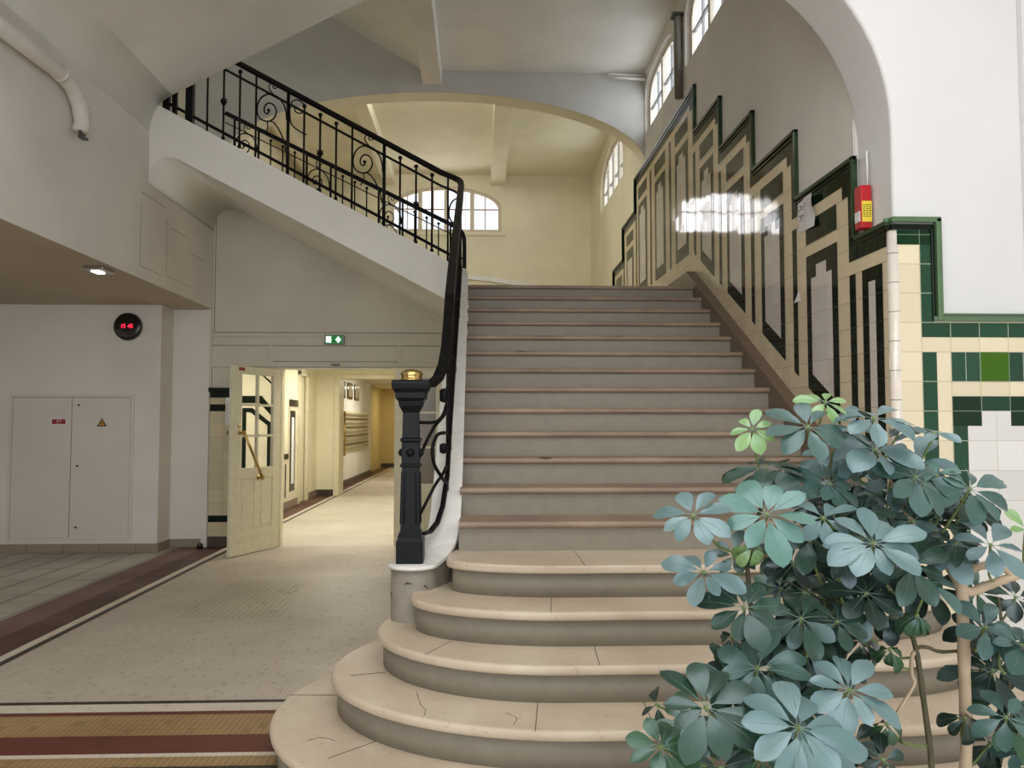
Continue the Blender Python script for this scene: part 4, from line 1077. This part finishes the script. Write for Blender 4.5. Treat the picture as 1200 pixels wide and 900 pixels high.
def leaflet(b, base, d, nrm, L, W, droop, fold, m, mr):
    """one leaflet from base along d, lamina normal nrm"""
    d = d.normalized(); side = d.cross(nrm).normalized(); nrm = side.cross(d).normalized()
    prof = [(.16,.04),(.28,.36),(.42,.68),(.56,.92),(.70,1.0),(.83,.84),(.93,.50),(1.0,.06)]
    vs = []; n = len(prof); p = Vector(base); ang = 0; last = 0; mid = []
    wav = random.uniform(-.02,.02)
    for i, (t, w) in enumerate(prof):
        ang = droop*t*t
        dd = d*math.cos(ang)-nrm*math.sin(ang); nn = nrm*math.cos(ang)+d*math.sin(ang)
        p = p+dd*(t-last)*L; last = t
        hw = W*w/2
        off_ = side*(hw*math.cos(fold))+nn*(hw*math.sin(fold))
        off2 = -side*(hw*math.cos(fold))+nn*(hw*math.sin(fold))
        vs += [tuple(p+off2+nn*wav*L*(i%2)), tuple(p), tuple(p+off_-nn*wav*L*(i%2))]
        mid.append(p+nn*.0004)
    fs = []
    for i in range(n-1):
        a = i*3; fs += [(a,a+1,a+4,a+3),(a+1,a+2,a+5,a+4)]
    b.add(vs, fs, m, True)
    b.tube([Vector(base)]+mid[:6], [.0014,.0009,.0006,.0005,.0004,.0003,.0002], 3, mr, caps=False)

def whorl(root, P, n, R, k, mi, droop=.5, elev=.15, arcs=(0, 2*PI), spin=None, src=None, label=None):
    """palmate leaf: k leaflets around P, petiole from src"""
    b = MB(); n = n.normalized()
    a = n.orthogonal().normalized(); c = n.cross(a)
    s0 = random.uniform(0, 2*PI) if spin is None else spin
    # keep a reproducible screen-like frame: a horizontal, c upward
    a = Vector((0,0,1)).cross(n)
    a = a.normalized() if a.length > .2 else Vector((1,0,0)); c = n.cross(a)
    span = arcs[1]-arcs[0]
    for i in range(k):
        t = s0+arcs[0]+span*i/k+random.uniform(-.12,.12)
        r = R*random.uniform(.68,1.12)
        e = elev+random.uniform(-.12,.12)
        d = (a*math.cos(t)+c*math.sin(t))*math.cos(e)+n*math.sin(e)
        nn = n*math.cos(e)-(a*math.cos(t)+c*math.sin(t))*math.sin(e)
        nn = (nn+Vector((random.uniform(-.4,.4),random.uniform(-.3,.3),random.uniform(-.2,.35)))).normalized()
        # gravity makes leaflets hang
        d = (d+Vector((0,0,-1))*random.uniform(0,.5)*droop).normalized()
        leaflet(b, P, d, nn, r, r*random.uniform(.42,.52), droop*random.uniform(.5,1.3), random.uniform(.05,.28), 0, 1)
    if src is not None:
        S = Vector(src); M = (S+P)/2+Vector((0,.02,-.03)); b.tube(smooth([S, M, P-n*.008, P]), [.0035]*9+[.0022], 5, 2)
    b.sphere(tuple(P), .005, 2, 4)
    o = b.build('leaf_cluster', [mi, RIB, PET], root, label=label, recalc=False)
    return o

WH = [
 ((0.513, 1.95, 1.26), 0.107, 8, 'B', 'F', (-0.38, -1, 0.77), (0.711, 2.15, 1.133)),
 ((0.552, 2.0, 1.116), 0.105, 8, 'B', 'F', (-0.32, -1, 0.8), (0.715, 2.15, 1.036)),
 ((0.729, 2.15, 1.466), 0.077, 7, 'Y', 'F', (-0.19, -1, 0.53), (0.793, 2.2, 1.317)),
 ((0.765, 2.15, 1.366), 0.145, 9, 'D2', 'U', (-0.29, -0.45, 1.17), (0.786, 2.2, 1.302)),
 ((0.694, 1.95, 1.261), 0.131, 9, 'T', 'F', (-0.37, -1, 0.62), (0.736, 2.175, 1.186)),
 ((0.86, 2.1, 1.473), 0.119, 8, 'T2', 'F', (-0.0, -1, 0.74), (0.952, 2.25, 1.419)),
 ((0.95, 2.2, 1.541), 0.079, 7, 'Y', 'F', (-0.08, -1, 0.74), (0.931, 2.217, 1.447)),
 ((0.71, 2.1, 1.163), 0.066, 7, 'Y', 'H', (-0.03, -0.75, 0.18), (0.712, 2.15, 1.109)),
 ((0.839, 2.05, 1.193), 0.099, 7, 'D2', 'F', (-0.18, -1, 0.93), (0.977, 2.242, 1.003)),
 ((1.036, 2.1, 1.496), 0.137, 8, 'B', 'U2', (0.01, -0.6, 1.12), (1.109, 2.208, 1.386)),
 ((1.037, 2.1, 1.413), 0.133, 9, 'B', 'U2', (0.09, -0.6, 0.78), (1.12, 2.217, 1.37)),
 ((0.969, 2.2, 1.403), 0.102, 8, 'B', 'F', (-0.12, -1, 0.8), (1.005, 2.3, 1.334)),
 ((1.118, 2.05, 1.344), 0.108, 8, 'B2', 'R', (0.25, -0.8, 0.47), (1.19, 2.25, 1.251)),
 ((1.291, 2.1, 1.309), 0.133, 8, 'T2', 'RR', (0.15, -1, 0.55), (1.263, 2.25, 1.141)),
 ((1.229, 2.15, 1.342), 0.072, 6, 'T', 'F', (-0.14, -1, 0.94), (1.199, 2.25, 1.233)),
 ((0.929, 1.9, 1.198), 0.132, 10, 'B', 'F', (-0.14, -1, 0.96), (1.166, 2.3, 1.09)),
 ((0.854, 2.0, 1.247), 0.088, 7, 'B', 'F', (-0.3, -1, 0.9), (1.093, 2.3, 1.192)),
 ((1.342, 2.1, 1.162), 0.111, 7, 'B', 'F', (-0.28, -1, 0.97), (1.416, 2.2, 1.043)),
 ((1.44, 2.1, 1.203), 0.066, 5, 'Y', 'F', (-0.06, -1, 0.55), (1.514, 2.2, 1.077)),
 ((1.278, 2.15, 1.159), 0.104, 8, 'D2', 'U2', (-0.18, -0.6, 0.86), (1.304, 2.225, 1.07)),
 ((1.261, 2.2, 1.14), 0.107, 8, 'B', 'F', (-0.02, -1, 0.72), (1.299, 2.233, 1.085)),
 ((1.125, 2.1, 1.11), 0.115, 8, 'D2', 'F', (-0.19, -1, 0.65), (1.213, 2.3, 1.009)),
 ((0.634, 1.95, 1.039), 0.115, 9, 'D2', 'F', (-0.25, -1, 0.69), (0.725, 2.167, 0.92)),
 ((0.648, 1.9, 0.911), 0.112, 9, 'B2', 'F', (-0.32, -1, 0.79), (0.739, 2.2, 0.782)),
 ((0.499, 1.8, 0.857), 0.125, 10, 'G2', 'F', (-0.21, -1, 0.95), (0.727, 2.175, 0.679)),
 ((0.409, 1.85, 0.754), 0.101, 8, 'G', 'F', (-0.16, -1, 0.96), (0.716, 2.15, 0.578)),
 ((0.665, 1.7, 0.847), 0.143, 10, 'B', 'F', (-0.07, -1, 1.0), (0.797, 2.1, 0.629)),
 ((0.793, 2.0, 1.0), 0.109, 8, 'D2', 'F', (-0.16, -1, 0.58), (0.886, 2.192, 0.897)),
 ((1.006, 2.1, 1.04), 0.111, 8, 'D', 'F', (-0.07, -1, 0.98), (0.977, 2.242, 1.003)),
 ((0.819, 1.8, 0.89), 0.117, 9, 'B', 'F', (-0.05, -1, 0.78), (0.813, 2.125, 0.728)),
 ((0.905, 2.05, 0.98), 0.095, 7, 'D2', 'F', (-0.14, -1, 0.61), (0.898, 2.2, 0.917)),
 ((1.14, 2.1, 0.982), 0.08, 8, 'G', 'H', (0.07, -0.75, 0.39), (1.22, 2.25, 0.89)),
 ((1.066, 2.1, 0.895), 0.071, 6, 'G', 'H', (-0.21, -0.75, 0.13), (1.213, 2.225, 0.809)),
 ((1.417, 2.1, 0.902), 0.102, 7, 'B2', 'F', (-0.07, -1, 0.99), (1.507, 2.3, 0.79)),
 ((1.304, 2.0, 0.753), 0.097, 7, 'B2', 'F', (-0.46, -1, 0.9), (1.532, 2.3, 0.586)),
 ((1.29, 2.15, 0.7), 0.086, 6, 'D', 'H', (-0.14, -0.75, 0.18), (1.32, 2.2, 0.631)),
 ((1.029, 2.05, 0.724), 0.078, 6, 'G', 'H', (-0.2, -0.75, 0.48), (1.218, 2.2, 0.609)),
 ((0.992, 2.0, 0.656), 0.076, 6, 'D', 'F', (-0.06, -1, 0.52), (1.224, 2.2, 0.549)),
 ((1.432, 2.25, 0.793), 0.104, 8, 'D', 'F', (-0.19, -1, 0.52), (1.511, 2.3, 0.73)),
 ((1.435, 2.3, 0.892), 0.102, 8, 'D', 'F', (-0.14, -1, 0.67), (1.321, 2.2, 0.875)),
 ((1.069, 2.35, 1.322), 0.109, 8, 'D', 'F', (-0.06, -1, 0.99), (1.045, 2.3, 1.253)),
 ((1.194, 2.35, 1.222), 0.114, 8, 'D', 'F', (-0.25, -1, 1.0), (1.125, 2.3, 1.151)),
 ((1.321, 2.35, 1.197), 0.109, 8, 'D', 'F', (-0.35, -1, 0.54), (1.263, 2.25, 1.141)),
 ((0.893, 2.3, 1.084), 0.111, 8, 'D', 'F', (-0.2, -1, 0.52), (0.961, 2.233, 0.986)),
 ((1.005, 2.3, 1.107), 0.116, 8, 'D', 'F', (-0.4, -1, 0.7), (0.977, 2.242, 1.003)),
 ((1.139, 2.3, 1.034), 0.121, 8, 'D', 'F', (-0.19, -1, 0.58), (1.215, 2.292, 0.989)),
 ((1.256, 2.35, 1.123), 0.109, 8, 'D', 'F', (-0.48, -1, 0.93), (1.19, 2.3, 1.05)),
 ((1.039, 2.3, 0.987), 0.107, 8, 'D', 'H', (-0.19, -0.75, 0.58), (0.945, 2.225, 0.968)),
 ((0.966, 2.35, 1.248), 0.099, 7, 'D', 'F', (-0.05, -1, 0.69), (1.045, 2.3, 1.253)),
 ((1.063, 2.25, 0.88), 0.099, 8, 'D', 'H', (-0.12, -0.75, 0.36), (1.216, 2.233, 0.836)),
 ((0.92, 2.2, 0.86), 0.102, 8, 'D', 'F', (-0.18, -1, 0.8), (0.852, 2.167, 0.836)),
 ((0.836, 2.25, 1.022), 0.095, 7, 'G', 'F', (-0.22, -1, 0.81), (0.718, 2.15, 0.987)),
 ((0.632, 2.1, 0.837), 0.097, 7, 'G2', 'F', (-0.03, -1, 0.75), (0.735, 2.192, 0.747)),
 ((0.742, 2.1, 0.781), 0.106, 8, 'D', 'F', (-0.28, -1, 0.86), (0.731, 2.183, 0.713)),
 ((0.837, 2.2, 0.827), 0.093, 8, 'D', 'F', (-0.38, -1, 0.65), (0.829, 2.15, 0.797)),
 ((0.647, 2.05, 0.694), 0.108, 8, 'G', 'F', (-0.01, -1, 0.76), (0.72, 2.158, 0.611)),
 ((0.811, 1.95, 0.679), 0.123, 8, 'B', 'F', (-0.23, -1, 0.51), (0.8, 2.1, 0.565)),
 ((0.684, 2.0, 0.671), 0.118, 8, 'G', 'F', (-0.29, -1, 0.79), (0.716, 2.15, 0.578)),
 ((0.52, 2.1, 0.719), 0.084, 7, 'G', 'F', (-0.49, -1, 0.81), (0.724, 2.167, 0.645)),
 ((0.588, 2.0, 0.642), 0.105, 8, 'D', 'F', (-0.18, -1, 0.53), (0.716, 2.15, 0.578)),
 ((0.941, 2.05, 0.679), 0.095, 7, 'D', 'F', (-0.19, -1, 0.73), (0.799, 2.1, 0.597)),
 ((0.476, 2.2, 0.727), 0.079, 4, 'D', 'L', (-0.71, -0.5, 0.43), (0.727, 2.175, 0.679)),
 ((1.572, 2.35, 0.972), 0.099, 8, 'D', 'F', (-0.15, -1, 0.87), (1.516, 2.333, 0.91)),
 ((1.573, 2.4, 0.785), 0.111, 8, 'D', 'F', (-0.49, -1, 0.53), (1.51, 2.3, 0.75)),
 ((1.451, 2.3, 0.575), 0.087, 7, 'D', 'H', (-0.01, -0.75, 0.58), (1.319, 2.2, 0.547)),
 ((1.345, 2.3, 1.264), 0.092, 7, 'D', 'F', (-0.37, -1, 0.73), (1.252, 2.25, 1.155)),
 ((0.674, 2.15, 1.133), 0.081, 7, 'G2', 'F', (-0.2, -1, 0.66), (0.713, 2.15, 1.084)),
 ((0.666, 2.15, 0.921), 0.077, 5, 'D', 'H', (-0.17, -0.75, 0.26), (0.732, 2.183, 0.851)),
 ((0.891, 2.35, 1.323), 0.089, 7, 'D', 'U', (-0.12, -0.45, 1.05), (0.78, 2.2, 1.287)),
 ((1.022, 2.2, 1.216), 0.093, 7, 'B2', 'F', (-0.35, -1, 0.69), (1.109, 2.3, 1.171)),
 ((0.902, 2.15, 1.008), 0.095, 7, 'G', 'H', (0.04, -0.75, 0.11), (0.913, 2.208, 0.934)),
 ((1.149, 2.25, 0.949), 0.09, 7, 'D', 'H', (-0.07, -0.75, 0.47), (1.219, 2.258, 0.909)),
 ((1.482, 2.2, 0.59), 0.079, 7, 'B2', 'F', (-0.34, -1, 0.61), (1.548, 2.3, 0.502)),
 ((1.051, 2.25, 1.473), 0.081, 7, 'T2', 'F', (-0.1, -1, 0.62), (1.109, 2.208, 1.386)),
 ((1.159, 2.2, 1.473), 0.06, 5, 'D', 'U', (-0.21, -0.45, 0.97), (1.109, 2.208, 1.386)),
 ((1.42, 2.3, 1.227), 0.097, 8, 'D', 'F', (-0.15, -1, 0.55), (1.287, 2.25, 1.114)),
 ((0.978, 2.2, 0.825), 0.083, 7, 'D', 'F', (-0.34, -1, 0.67), (0.84, 2.158, 0.816)),
 ((0.79, 2.05, 0.786), 0.095, 8, 'D2', 'F', (-0.08, -1, 0.72), (0.807, 2.117, 0.706)),
 ((1.162, 2.15, 1.221), 0.081, 7, 'B2', 'F', (-0.07, -1, 0.58), (1.24, 2.25, 1.169)),
 ((0.792, 2.2, 0.93), 0.088, 7, 'D', 'F', (-0.33, -1, 0.83), (0.728, 2.175, 0.886)),
  ((1.174, 2.376, 1.137), 0.106, 9, 'D2', 'U', (0.12, -0.24, 0.63), (1.197, 2.426, 1.014)),
  ((1.103, 2.339, 1.294), 0.114, 7, 'B2', 'U', (0.11, -0.2, 0.61), (1.076, 2.389, 1.14)),
  ((0.967, 2.272, 1.054), 0.115, 7, 'D2', 'U', (0.13, -0.5, 1.15), (0.969, 2.322, 0.934)),
  ((1.19, 2.399, 1.227), 0.131, 8, 'G2', 'F', (-0.62, -0.94, 0.35), (1.248, 2.449, 1.093)),
  ((0.923, 2.101, 1.255), 0.076, 9, 'D', 'H', (0.33, -0.89, 0.02), (0.96, 2.151, 1.176)),
  ((1.131, 2.166, 1.102), 0.081, 7, 'D', 'F', (-0.01, -1.44, 0.67), (1.138, 2.216, 0.957)),
  ((1.069, 2.14, 1.135), 0.097, 6, 'B2', 'H', (-0.19, -0.36, -0.05), (1.137, 2.19, 1.008)),
  ((1.271, 2.27, 1.023), 0.124, 7, 'D', 'F', (-0.46, -1.22, 0.95), (1.248, 2.32, 0.936)),
  ((0.999, 2.103, 1.253), 0.079, 9, 'G2', 'F', (-0.54, -0.92, 1.0), (1.029, 2.153, 1.171)),
  ((1.011, 2.281, 1.206), 0.095, 7, 'D2', 'F', (-0.03, -1.1, 0.68), (1.004, 2.331, 1.086)),
  ((0.92, 2.115, 1.324), 0.096, 9, 'B2', 'F', (0.09, -0.91, 0.51), (0.917, 2.165, 1.204)),
  ((0.944, 2.102, 1.131), 0.084, 7, 'D', 'F', (0.18, -1.27, 0.26), (0.969, 2.152, 0.999)),
  ((0.976, 2.099, 1.21), 0.082, 8, 'D2', 'F', (-0.53, -1.04, 0.55), (0.985, 2.149, 1.102)),
  ((1.287, 2.383, 1.148), 0.112, 6, 'G2', 'F', (-0.63, -0.88, 0.68), (1.356, 2.433, 1.034)),
  ((1.297, 2.4, 1.213), 0.089, 8, 'D2', 'F', (-0.57, -1.02, 0.32), (1.325, 2.45, 1.076)),
  ((1.168, 2.09, 1.068), 0.095, 6, 'B2', 'U', (0.1, -0.88, 1.13), (1.148, 2.14, 0.95)),
  ((1.595, 2.313, 0.557), 0.1, 6, 'G', 'H', (-0.08, -0.79, 0.23), (1.65, 2.363, 0.426)),
  ((1.483, 2.386, 0.978), 0.091, 6, 'G', 'F', (-0.32, -1.32, 0.8), (1.54, 2.436, 0.844)),
  ((1.427, 2.19, 0.667), 0.117, 7, 'G', 'F', (-0.08, -0.73, 0.93), (1.457, 2.24, 0.571)),
  ((1.354, 2.15, 0.937), 0.114, 6, 'B2', 'F', (0.21, -1.2, 0.4), (1.355, 2.2, 0.856)),
  ((1.395, 2.149, 0.908), 0.094, 9, 'B2', 'U', (-0.16, -0.2, 0.8), (1.437, 2.199, 0.797)),
  ((1.431, 2.17, 0.71), 0.092, 9, 'D2', 'H', (-0.38, -0.56, 0.19), (1.475, 2.22, 0.589)),
  ((1.611, 2.395, 0.568), 0.091, 7, 'B2', 'F', (-0.47, -1.02, 0.41), (1.6, 2.445, 0.439)),
  ((1.414, 2.309, 0.766), 0.09, 7, 'D2', 'H', (-0.47, -0.41, 0.6), (1.418, 2.359, 0.66)),
  ((1.419, 2.28, 0.784), 0.121, 8, 'B2', 'H', (0.04, -1.07, 0.6), (1.434, 2.33, 0.66)),
  ((0.873, 2.31, 0.602), 0.092, 8, 'G', 'U', (-0.21, -0.3, 0.56), (0.929, 2.36, 0.44)),
  ((0.684, 2.189, 0.8), 0.096, 9, 'D', 'F', (0.07, -1.29, 0.55), (0.677, 2.239, 0.653)),
  ((0.792, 2.128, 0.792), 0.097, 9, 'D2', 'H', (-0.03, -0.63, 0.63), (0.829, 2.178, 0.654)),
  ((0.699, 2.346, 0.613), 0.109, 8, 'D2', 'F', (-0.05, -0.59, 1.03), (0.678, 2.396, 0.49)),
  ((0.71, 2.125, 0.755), 0.098, 6, 'G', 'U', (0.0, -0.41, 0.57), (0.705, 2.175, 0.643)),
  ((0.906, 2.208, 0.671), 0.113, 6, 'D2', 'F', (0.19, -1.04, 1.08), (0.931, 2.258, 0.555)),
  ((0.808, 2.159, 0.718), 0.097, 8, 'G', 'U', (-0.35, -0.57, 0.58), (0.81, 2.209, 0.572)),
  ((0.622, 2.393, 0.559), 0.087, 8, 'G', 'F', (-0.43, -1.0, 0.7), (0.599, 2.443, 0.477)),
  ((0.849, 2.28, 0.652), 0.113, 9, 'D', 'H', (0.19, -0.7, 0.43), (0.885, 2.33, 0.5)),
  ((0.868, 2.15, 0.867), 0.086, 8, 'D', 'F', (0.16, -1.17, 0.53), (0.89, 2.2, 0.749)),
  ((0.987, 2.399, 0.985), 0.126, 8, 'G2', 'F', (-0.3, -1.06, 1.1), (0.968, 2.449, 0.89)),
  ((0.791, 2.144, 0.779), 0.102, 8, 'G2', 'F', (-0.55, -0.99, 0.93), (0.836, 2.194, 0.698)),
  ((0.78, 2.14, 0.79), 0.079, 9, 'G2', 'U', (-0.32, -0.78, 0.73), (0.761, 2.19, 0.715)),
  ((0.949, 2.377, 0.535), 0.089, 6, 'D2', 'F', (-0.36, -1.03, 0.71), (0.921, 2.427, 0.371)),
  ((0.744, 2.084, 0.852), 0.102, 8, 'D2', 'F', (-0.29, -1.27, 0.4), (0.792, 2.134, 0.768)),
  ((0.871, 2.366, 1.113), 0.121, 7, 'G2', 'H', (-0.1, -0.37, 0.67), (0.909, 2.416, 0.966)),
  ((0.783, 2.318, 0.605), 0.117, 8, 'D2', 'U', (0.24, -0.26, 0.92), (0.83, 2.368, 0.491)),
  ((1.247, 2.189, 1.456), 0.098, 6, 'B', 'U', (-0.24, -0.1, 1.15), (1.225, 2.239, 1.366)),
  ((1.161, 2.262, 1.313), 0.104, 6, 'B', 'F', (0.04, -0.57, 0.27), (1.172, 2.312, 1.163)),
  ((1.194, 2.162, 1.302), 0.094, 6, 'D2', 'F', (-0.42, -1.2, 0.56), (1.177, 2.212, 1.224)),
  ((1.219, 2.247, 1.373), 0.116, 6, 'B', 'F', (-0.3, -0.61, 0.6), (1.204, 2.297, 1.272)),
  ((1.358, 2.253, 1.267), 0.106, 9, 'D2', 'U', (0.09, -0.62, 0.81), (1.378, 2.303, 1.158)),
  ((1.212, 2.171, 1.343), 0.107, 6, 'B2', 'U', (0.12, -0.58, 1.17), (1.219, 2.221, 1.28)),
  ((1.046, 2.207, 1.399), 0.103, 9, 'B2', 'H', (-0.32, -0.57, -0.01), (1.09, 2.257, 1.31)),
  ((0.965, 2.371, 0.777), 0.091, 6, 'B2', 'F', (-0.09, -1.04, 0.43), (1.032, 2.421, 0.678)),
  ((0.854, 2.12, 0.92), 0.094, 9, 'D2', 'U', (-0.12, -0.28, 1.28), (0.888, 2.17, 0.815)),
  ((0.875, 2.121, 0.977), 0.095, 8, 'B2', 'U', (-0.2, -0.4, 1.2), (0.894, 2.171, 0.884)),
  ((1.026, 2.169, 0.99), 0.087, 6, 'B2', 'F', (-0.08, -1.44, 0.48), (1.091, 2.219, 0.879)),
  ((0.863, 2.151, 1.032), 0.088, 7, 'D', 'U', (0.12, -0.61, 0.98), (0.905, 2.201, 0.891)),
  ((0.974, 2.318, 0.916), 0.12, 9, 'B2', 'F', (-0.27, -1.22, 0.98), (0.951, 2.368, 0.832)),
  ((1.046, 2.397, 0.812), 0.101, 8, 'D', 'H', (-0.03, -0.83, 0.24), (1.07, 2.447, 0.668)),
]

pl = empty('umbrella_plant', (1.15,2.25,0), 'large potted umbrella plant with glossy green fingered leaves given a painted sky blue sheen in front of the stairs', 'plant')
b = MB(); b.box((.62,2.08,0),(1.72,2.42,.40)); b.build('pot', POT, pl, bevel=.02)
b = MB(); b.box((.65,2.11,.395),(1.69,2.39,.415)); b.build('soil', SOIL, pl)
def limb(name, pts, r0, r1, mat):
    q = smooth(pts, 4); n = len(q); b = MB()
    b.tube(q, [(r0+(r1-r0)*i/(n-1))*(1+.07*math.sin(i*2.3)) for i in range(n)], 10); return b.build(name, mat, pl)
limb('trunk', [(1.30,2.24,.40),(1.318,2.2,.55),(1.322,2.2,.80),(1.321,2.2,1.0),(1.318,2.2,1.055)], .0155, .0165, BARK)
limb('branch', [(1.32,2.2,1.03),(1.30,2.22,1.085),(1.25,2.25,1.15),(1.216,2.25,1.197),(1.165,2.25,1.305),(1.098,2.2,1.402)], .016, .005, BARK)
limb('branch', [(1.322,2.2,1.025),(1.35,2.2,1.02),(1.39,2.2,1.035),(1.44,2.2,1.052),(1.50,2.2,1.07),(1.62,2.2,1.10)], .0135, .011, BARK)
limb('branch', [(1.318,2.2,1.045),(1.338,2.2,1.070),(1.378,2.2,1.090),(1.426,2.2,1.090),(1.454,2.2,1.074),(1.463,2.2,1.055)], .011, .010, BARK)
limb('stem', [(1.10,2.25,.40),(.96,2.2,.44),(.80,2.17,.50),(.716,2.15,.578),(.739,2.2,.782),(.718,2.15,.987),(.711,2.15,1.133),(.762,2.2,1.24),(.799,2.2,1.333)], .009, .005, STEM)
limb('stem', [(1.22,2.22,.40),(1.224,2.2,.549),(1.206,2.2,.731),(1.19,2.2,.86),(1.195,2.25,.93),(1.213,2.3,1.009),(1.142,2.3,1.131),(1.045,2.3,1.253),(.985,2.3,1.375),(.92,2.2,1.461)], .0085, .005, STEM)
limb('stem', [(.90,2.2,.40),(.82,2.12,.44),(.796,2.1,.662),(.829,2.15,.797),(.898,2.2,.917),(.993,2.25,1.021)], .008, .004, STEM)
limb('stem', [(1.50,2.3,.40),(1.53,2.3,.502),(1.516,2.3,.67),(1.507,2.3,.79),(1.52,2.35,.972)], .007, .004, STEM)
limb('stem', [(1.195,2.2,.862),(1.178,2.2,.85),(1.175,2.2,.80),(1.182,2.2,.775),(1.153,2.2,.727),(1.117,2.2,.675)], .0065, .004, BARK)
limb('stem', [(1.185,2.2,.85),(1.20,2.21,.868),(1.228,2.21,.868),(1.275,2.22,.853),(1.40,2.23,.858),(1.491,2.2,.865)], .006, .004, STEM)
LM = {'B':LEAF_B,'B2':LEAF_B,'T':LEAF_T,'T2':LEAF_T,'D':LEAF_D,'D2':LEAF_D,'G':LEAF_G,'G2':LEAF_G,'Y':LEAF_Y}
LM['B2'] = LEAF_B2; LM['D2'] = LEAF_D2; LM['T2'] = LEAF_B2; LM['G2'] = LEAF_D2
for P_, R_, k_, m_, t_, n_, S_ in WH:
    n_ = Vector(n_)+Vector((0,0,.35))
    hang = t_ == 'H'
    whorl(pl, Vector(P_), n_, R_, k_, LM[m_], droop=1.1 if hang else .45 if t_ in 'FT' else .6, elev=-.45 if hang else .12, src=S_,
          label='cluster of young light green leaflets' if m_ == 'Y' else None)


# ------------------------------------------------------------------ light
b = MB(); b.box((-9.2,-3.2,0),(-9,10,5.4)); b.build('wall_hall_left', LEFTW, kind='structure', cat='wall', label='left wall of the entrance hall')
b = MB(); b.box((6,-3.2,0),(6.2,YPB,5.4)); b.build('wall_hall_right', WHITE, kind='structure', cat='wall', label='right wall of the entrance hall')
b = MB(); b.box((-9.2,-3.2,5.2),(6.2,YP,5.4)); b.build('ceiling_hall', WHITE, kind='structure', cat='ceiling', label='ceiling of the entrance hall')
b = MB(); b.box((-9.2,-3.2,0),(6.2,-3,.4)); b.box((-9.2,-3.2,4.2),(6.2,-3,5.4)); b.box((-9.2,-3.2,.4),(-5,-3,4.2)); b.box((4.8,-3.2,.4),(6.2,-3,4.2))
for i in range(1,6): b.box((-5+i*1.63-.06,-3.15,.4),(-5+i*1.63+.06,-3.02,4.2))
b.build('wall_facade', WHITE, kind='structure', cat='wall', label='glazed front of the entrance hall behind the viewer')
w = bpy.data.worlds.new('sky'); C.world = w; w.use_nodes = True
bg = w.node_tree.nodes['Background']; bg.inputs[0].default_value = (.86,.93,1,1); bg.inputs[1].default_value = 1.25
def area(name, loc, rot, sx, sy, power, col=(1,1,1), spread=PI):
    l = bpy.data.lights.new(name, 'AREA'); l.shape = 'RECTANGLE'; l.size = sx; l.size_y = sy; l.energy = power; l.color = col; l.spread = spread
    o = bpy.data.objects.new(name, l); COL.objects.link(o); o.location = loc; o.rotation_euler = rot; return o
# daylight through the high windows
for cy, hw in ((9.96,.8),(7.86,.76),(13.7,1.18)):
    area('window_daylight', (XW+.9,cy,5.9), (0,PI/2,0), 1.3, hw*2+.2, 34, (.80,.89,1))
area('window_daylight', (-.7,YBK+.8,5.85), (-PI/2,0,0), 2.4, 1.2, 42, (1,.97,.96))
area('facade_daylight', (-.1,-3.4,2.3), (PI/2,0,0), 9.8, 3.8, 215, (.98,.99,1))
sl = bpy.data.lights.new('sun', 'SUN'); sl.energy = 6.5; sl.angle = .02; sl.color = (1,.975,.94)
so = bpy.data.objects.new('sun', sl); COL.objects.link(so); so.rotation_euler = (math.radians(-32),0,0); so.location = (0,-8,8)
area('hall_top_fill', (.3,1.6,5.15), (0,0,0), 4.5, 2.2, 95, (1,.985,.96))  # added overhead light out of view, lifts treads, curb tops and leaves
area('side_corridor_fill', (-4.4,12.2,2.66), (0,0,0), 1.2, .8, 34, (1,.95,.78))  # added unseen light, brightens the wall behind the door glass
# added warm fill for the back room, hidden behind the spandrel wall
area('back_room_fill', (-.6,11.35,6.45), (.5,0,0), 2.4, .25, 62, (1,.96,.84))
# corridor lamps
area('corridor_lamp', (-1.6,11.2,2.66), (0,0,0), .5, 1.2, 42, (1,.95,.84))
area('corridor_lamp', (-2.4,14.8,2.66), (0,0,0), .5, 1.2, 42, (1,.95,.84))
area('passage_lamp', (-2.2,20.5,2.66), (0,0,0), .5, 2, 38, (1,.95,.80))
area('passage_lamp', (-2.2,26.5,2.66), (0,0,0), .5, .8, 20, (1,.9,.62))

# ------------------------------------------------------------------ camera
cam = bpy.data.cameras.new('camera'); co = bpy.data.objects.new('camera', cam); COL.objects.link(co)
cam.sensor_fit = 'HORIZONTAL'; cam.sensor_width = 36; cam.lens = 950/1200*36; cam.clip_start = .05; cam.clip_end = 200
co.location = (0,0,1.48); co.rotation_euler = (PI/2+math.radians(2.83), 0, -math.radians(2.23))
C.camera = co
C.view_settings.view_transform = 'Standard'; C.view_settings.look = 'None'; C.view_settings.gamma = 1; C.view_settings.exposure = .14
C.view_settings.use_curve_mapping = False
C.cycles.max_bounces = 10; C.cycles.diffuse_bounces = 6; C.cycles.glossy_bounces = 4; C.cycles.transmission_bounces = 6; C.cycles.transparent_max_bounces = 8
C.cycles.sample_clamp_indirect = 6
for o in list(bpy.data.objects):
    if '_w' in o: del o['_w']
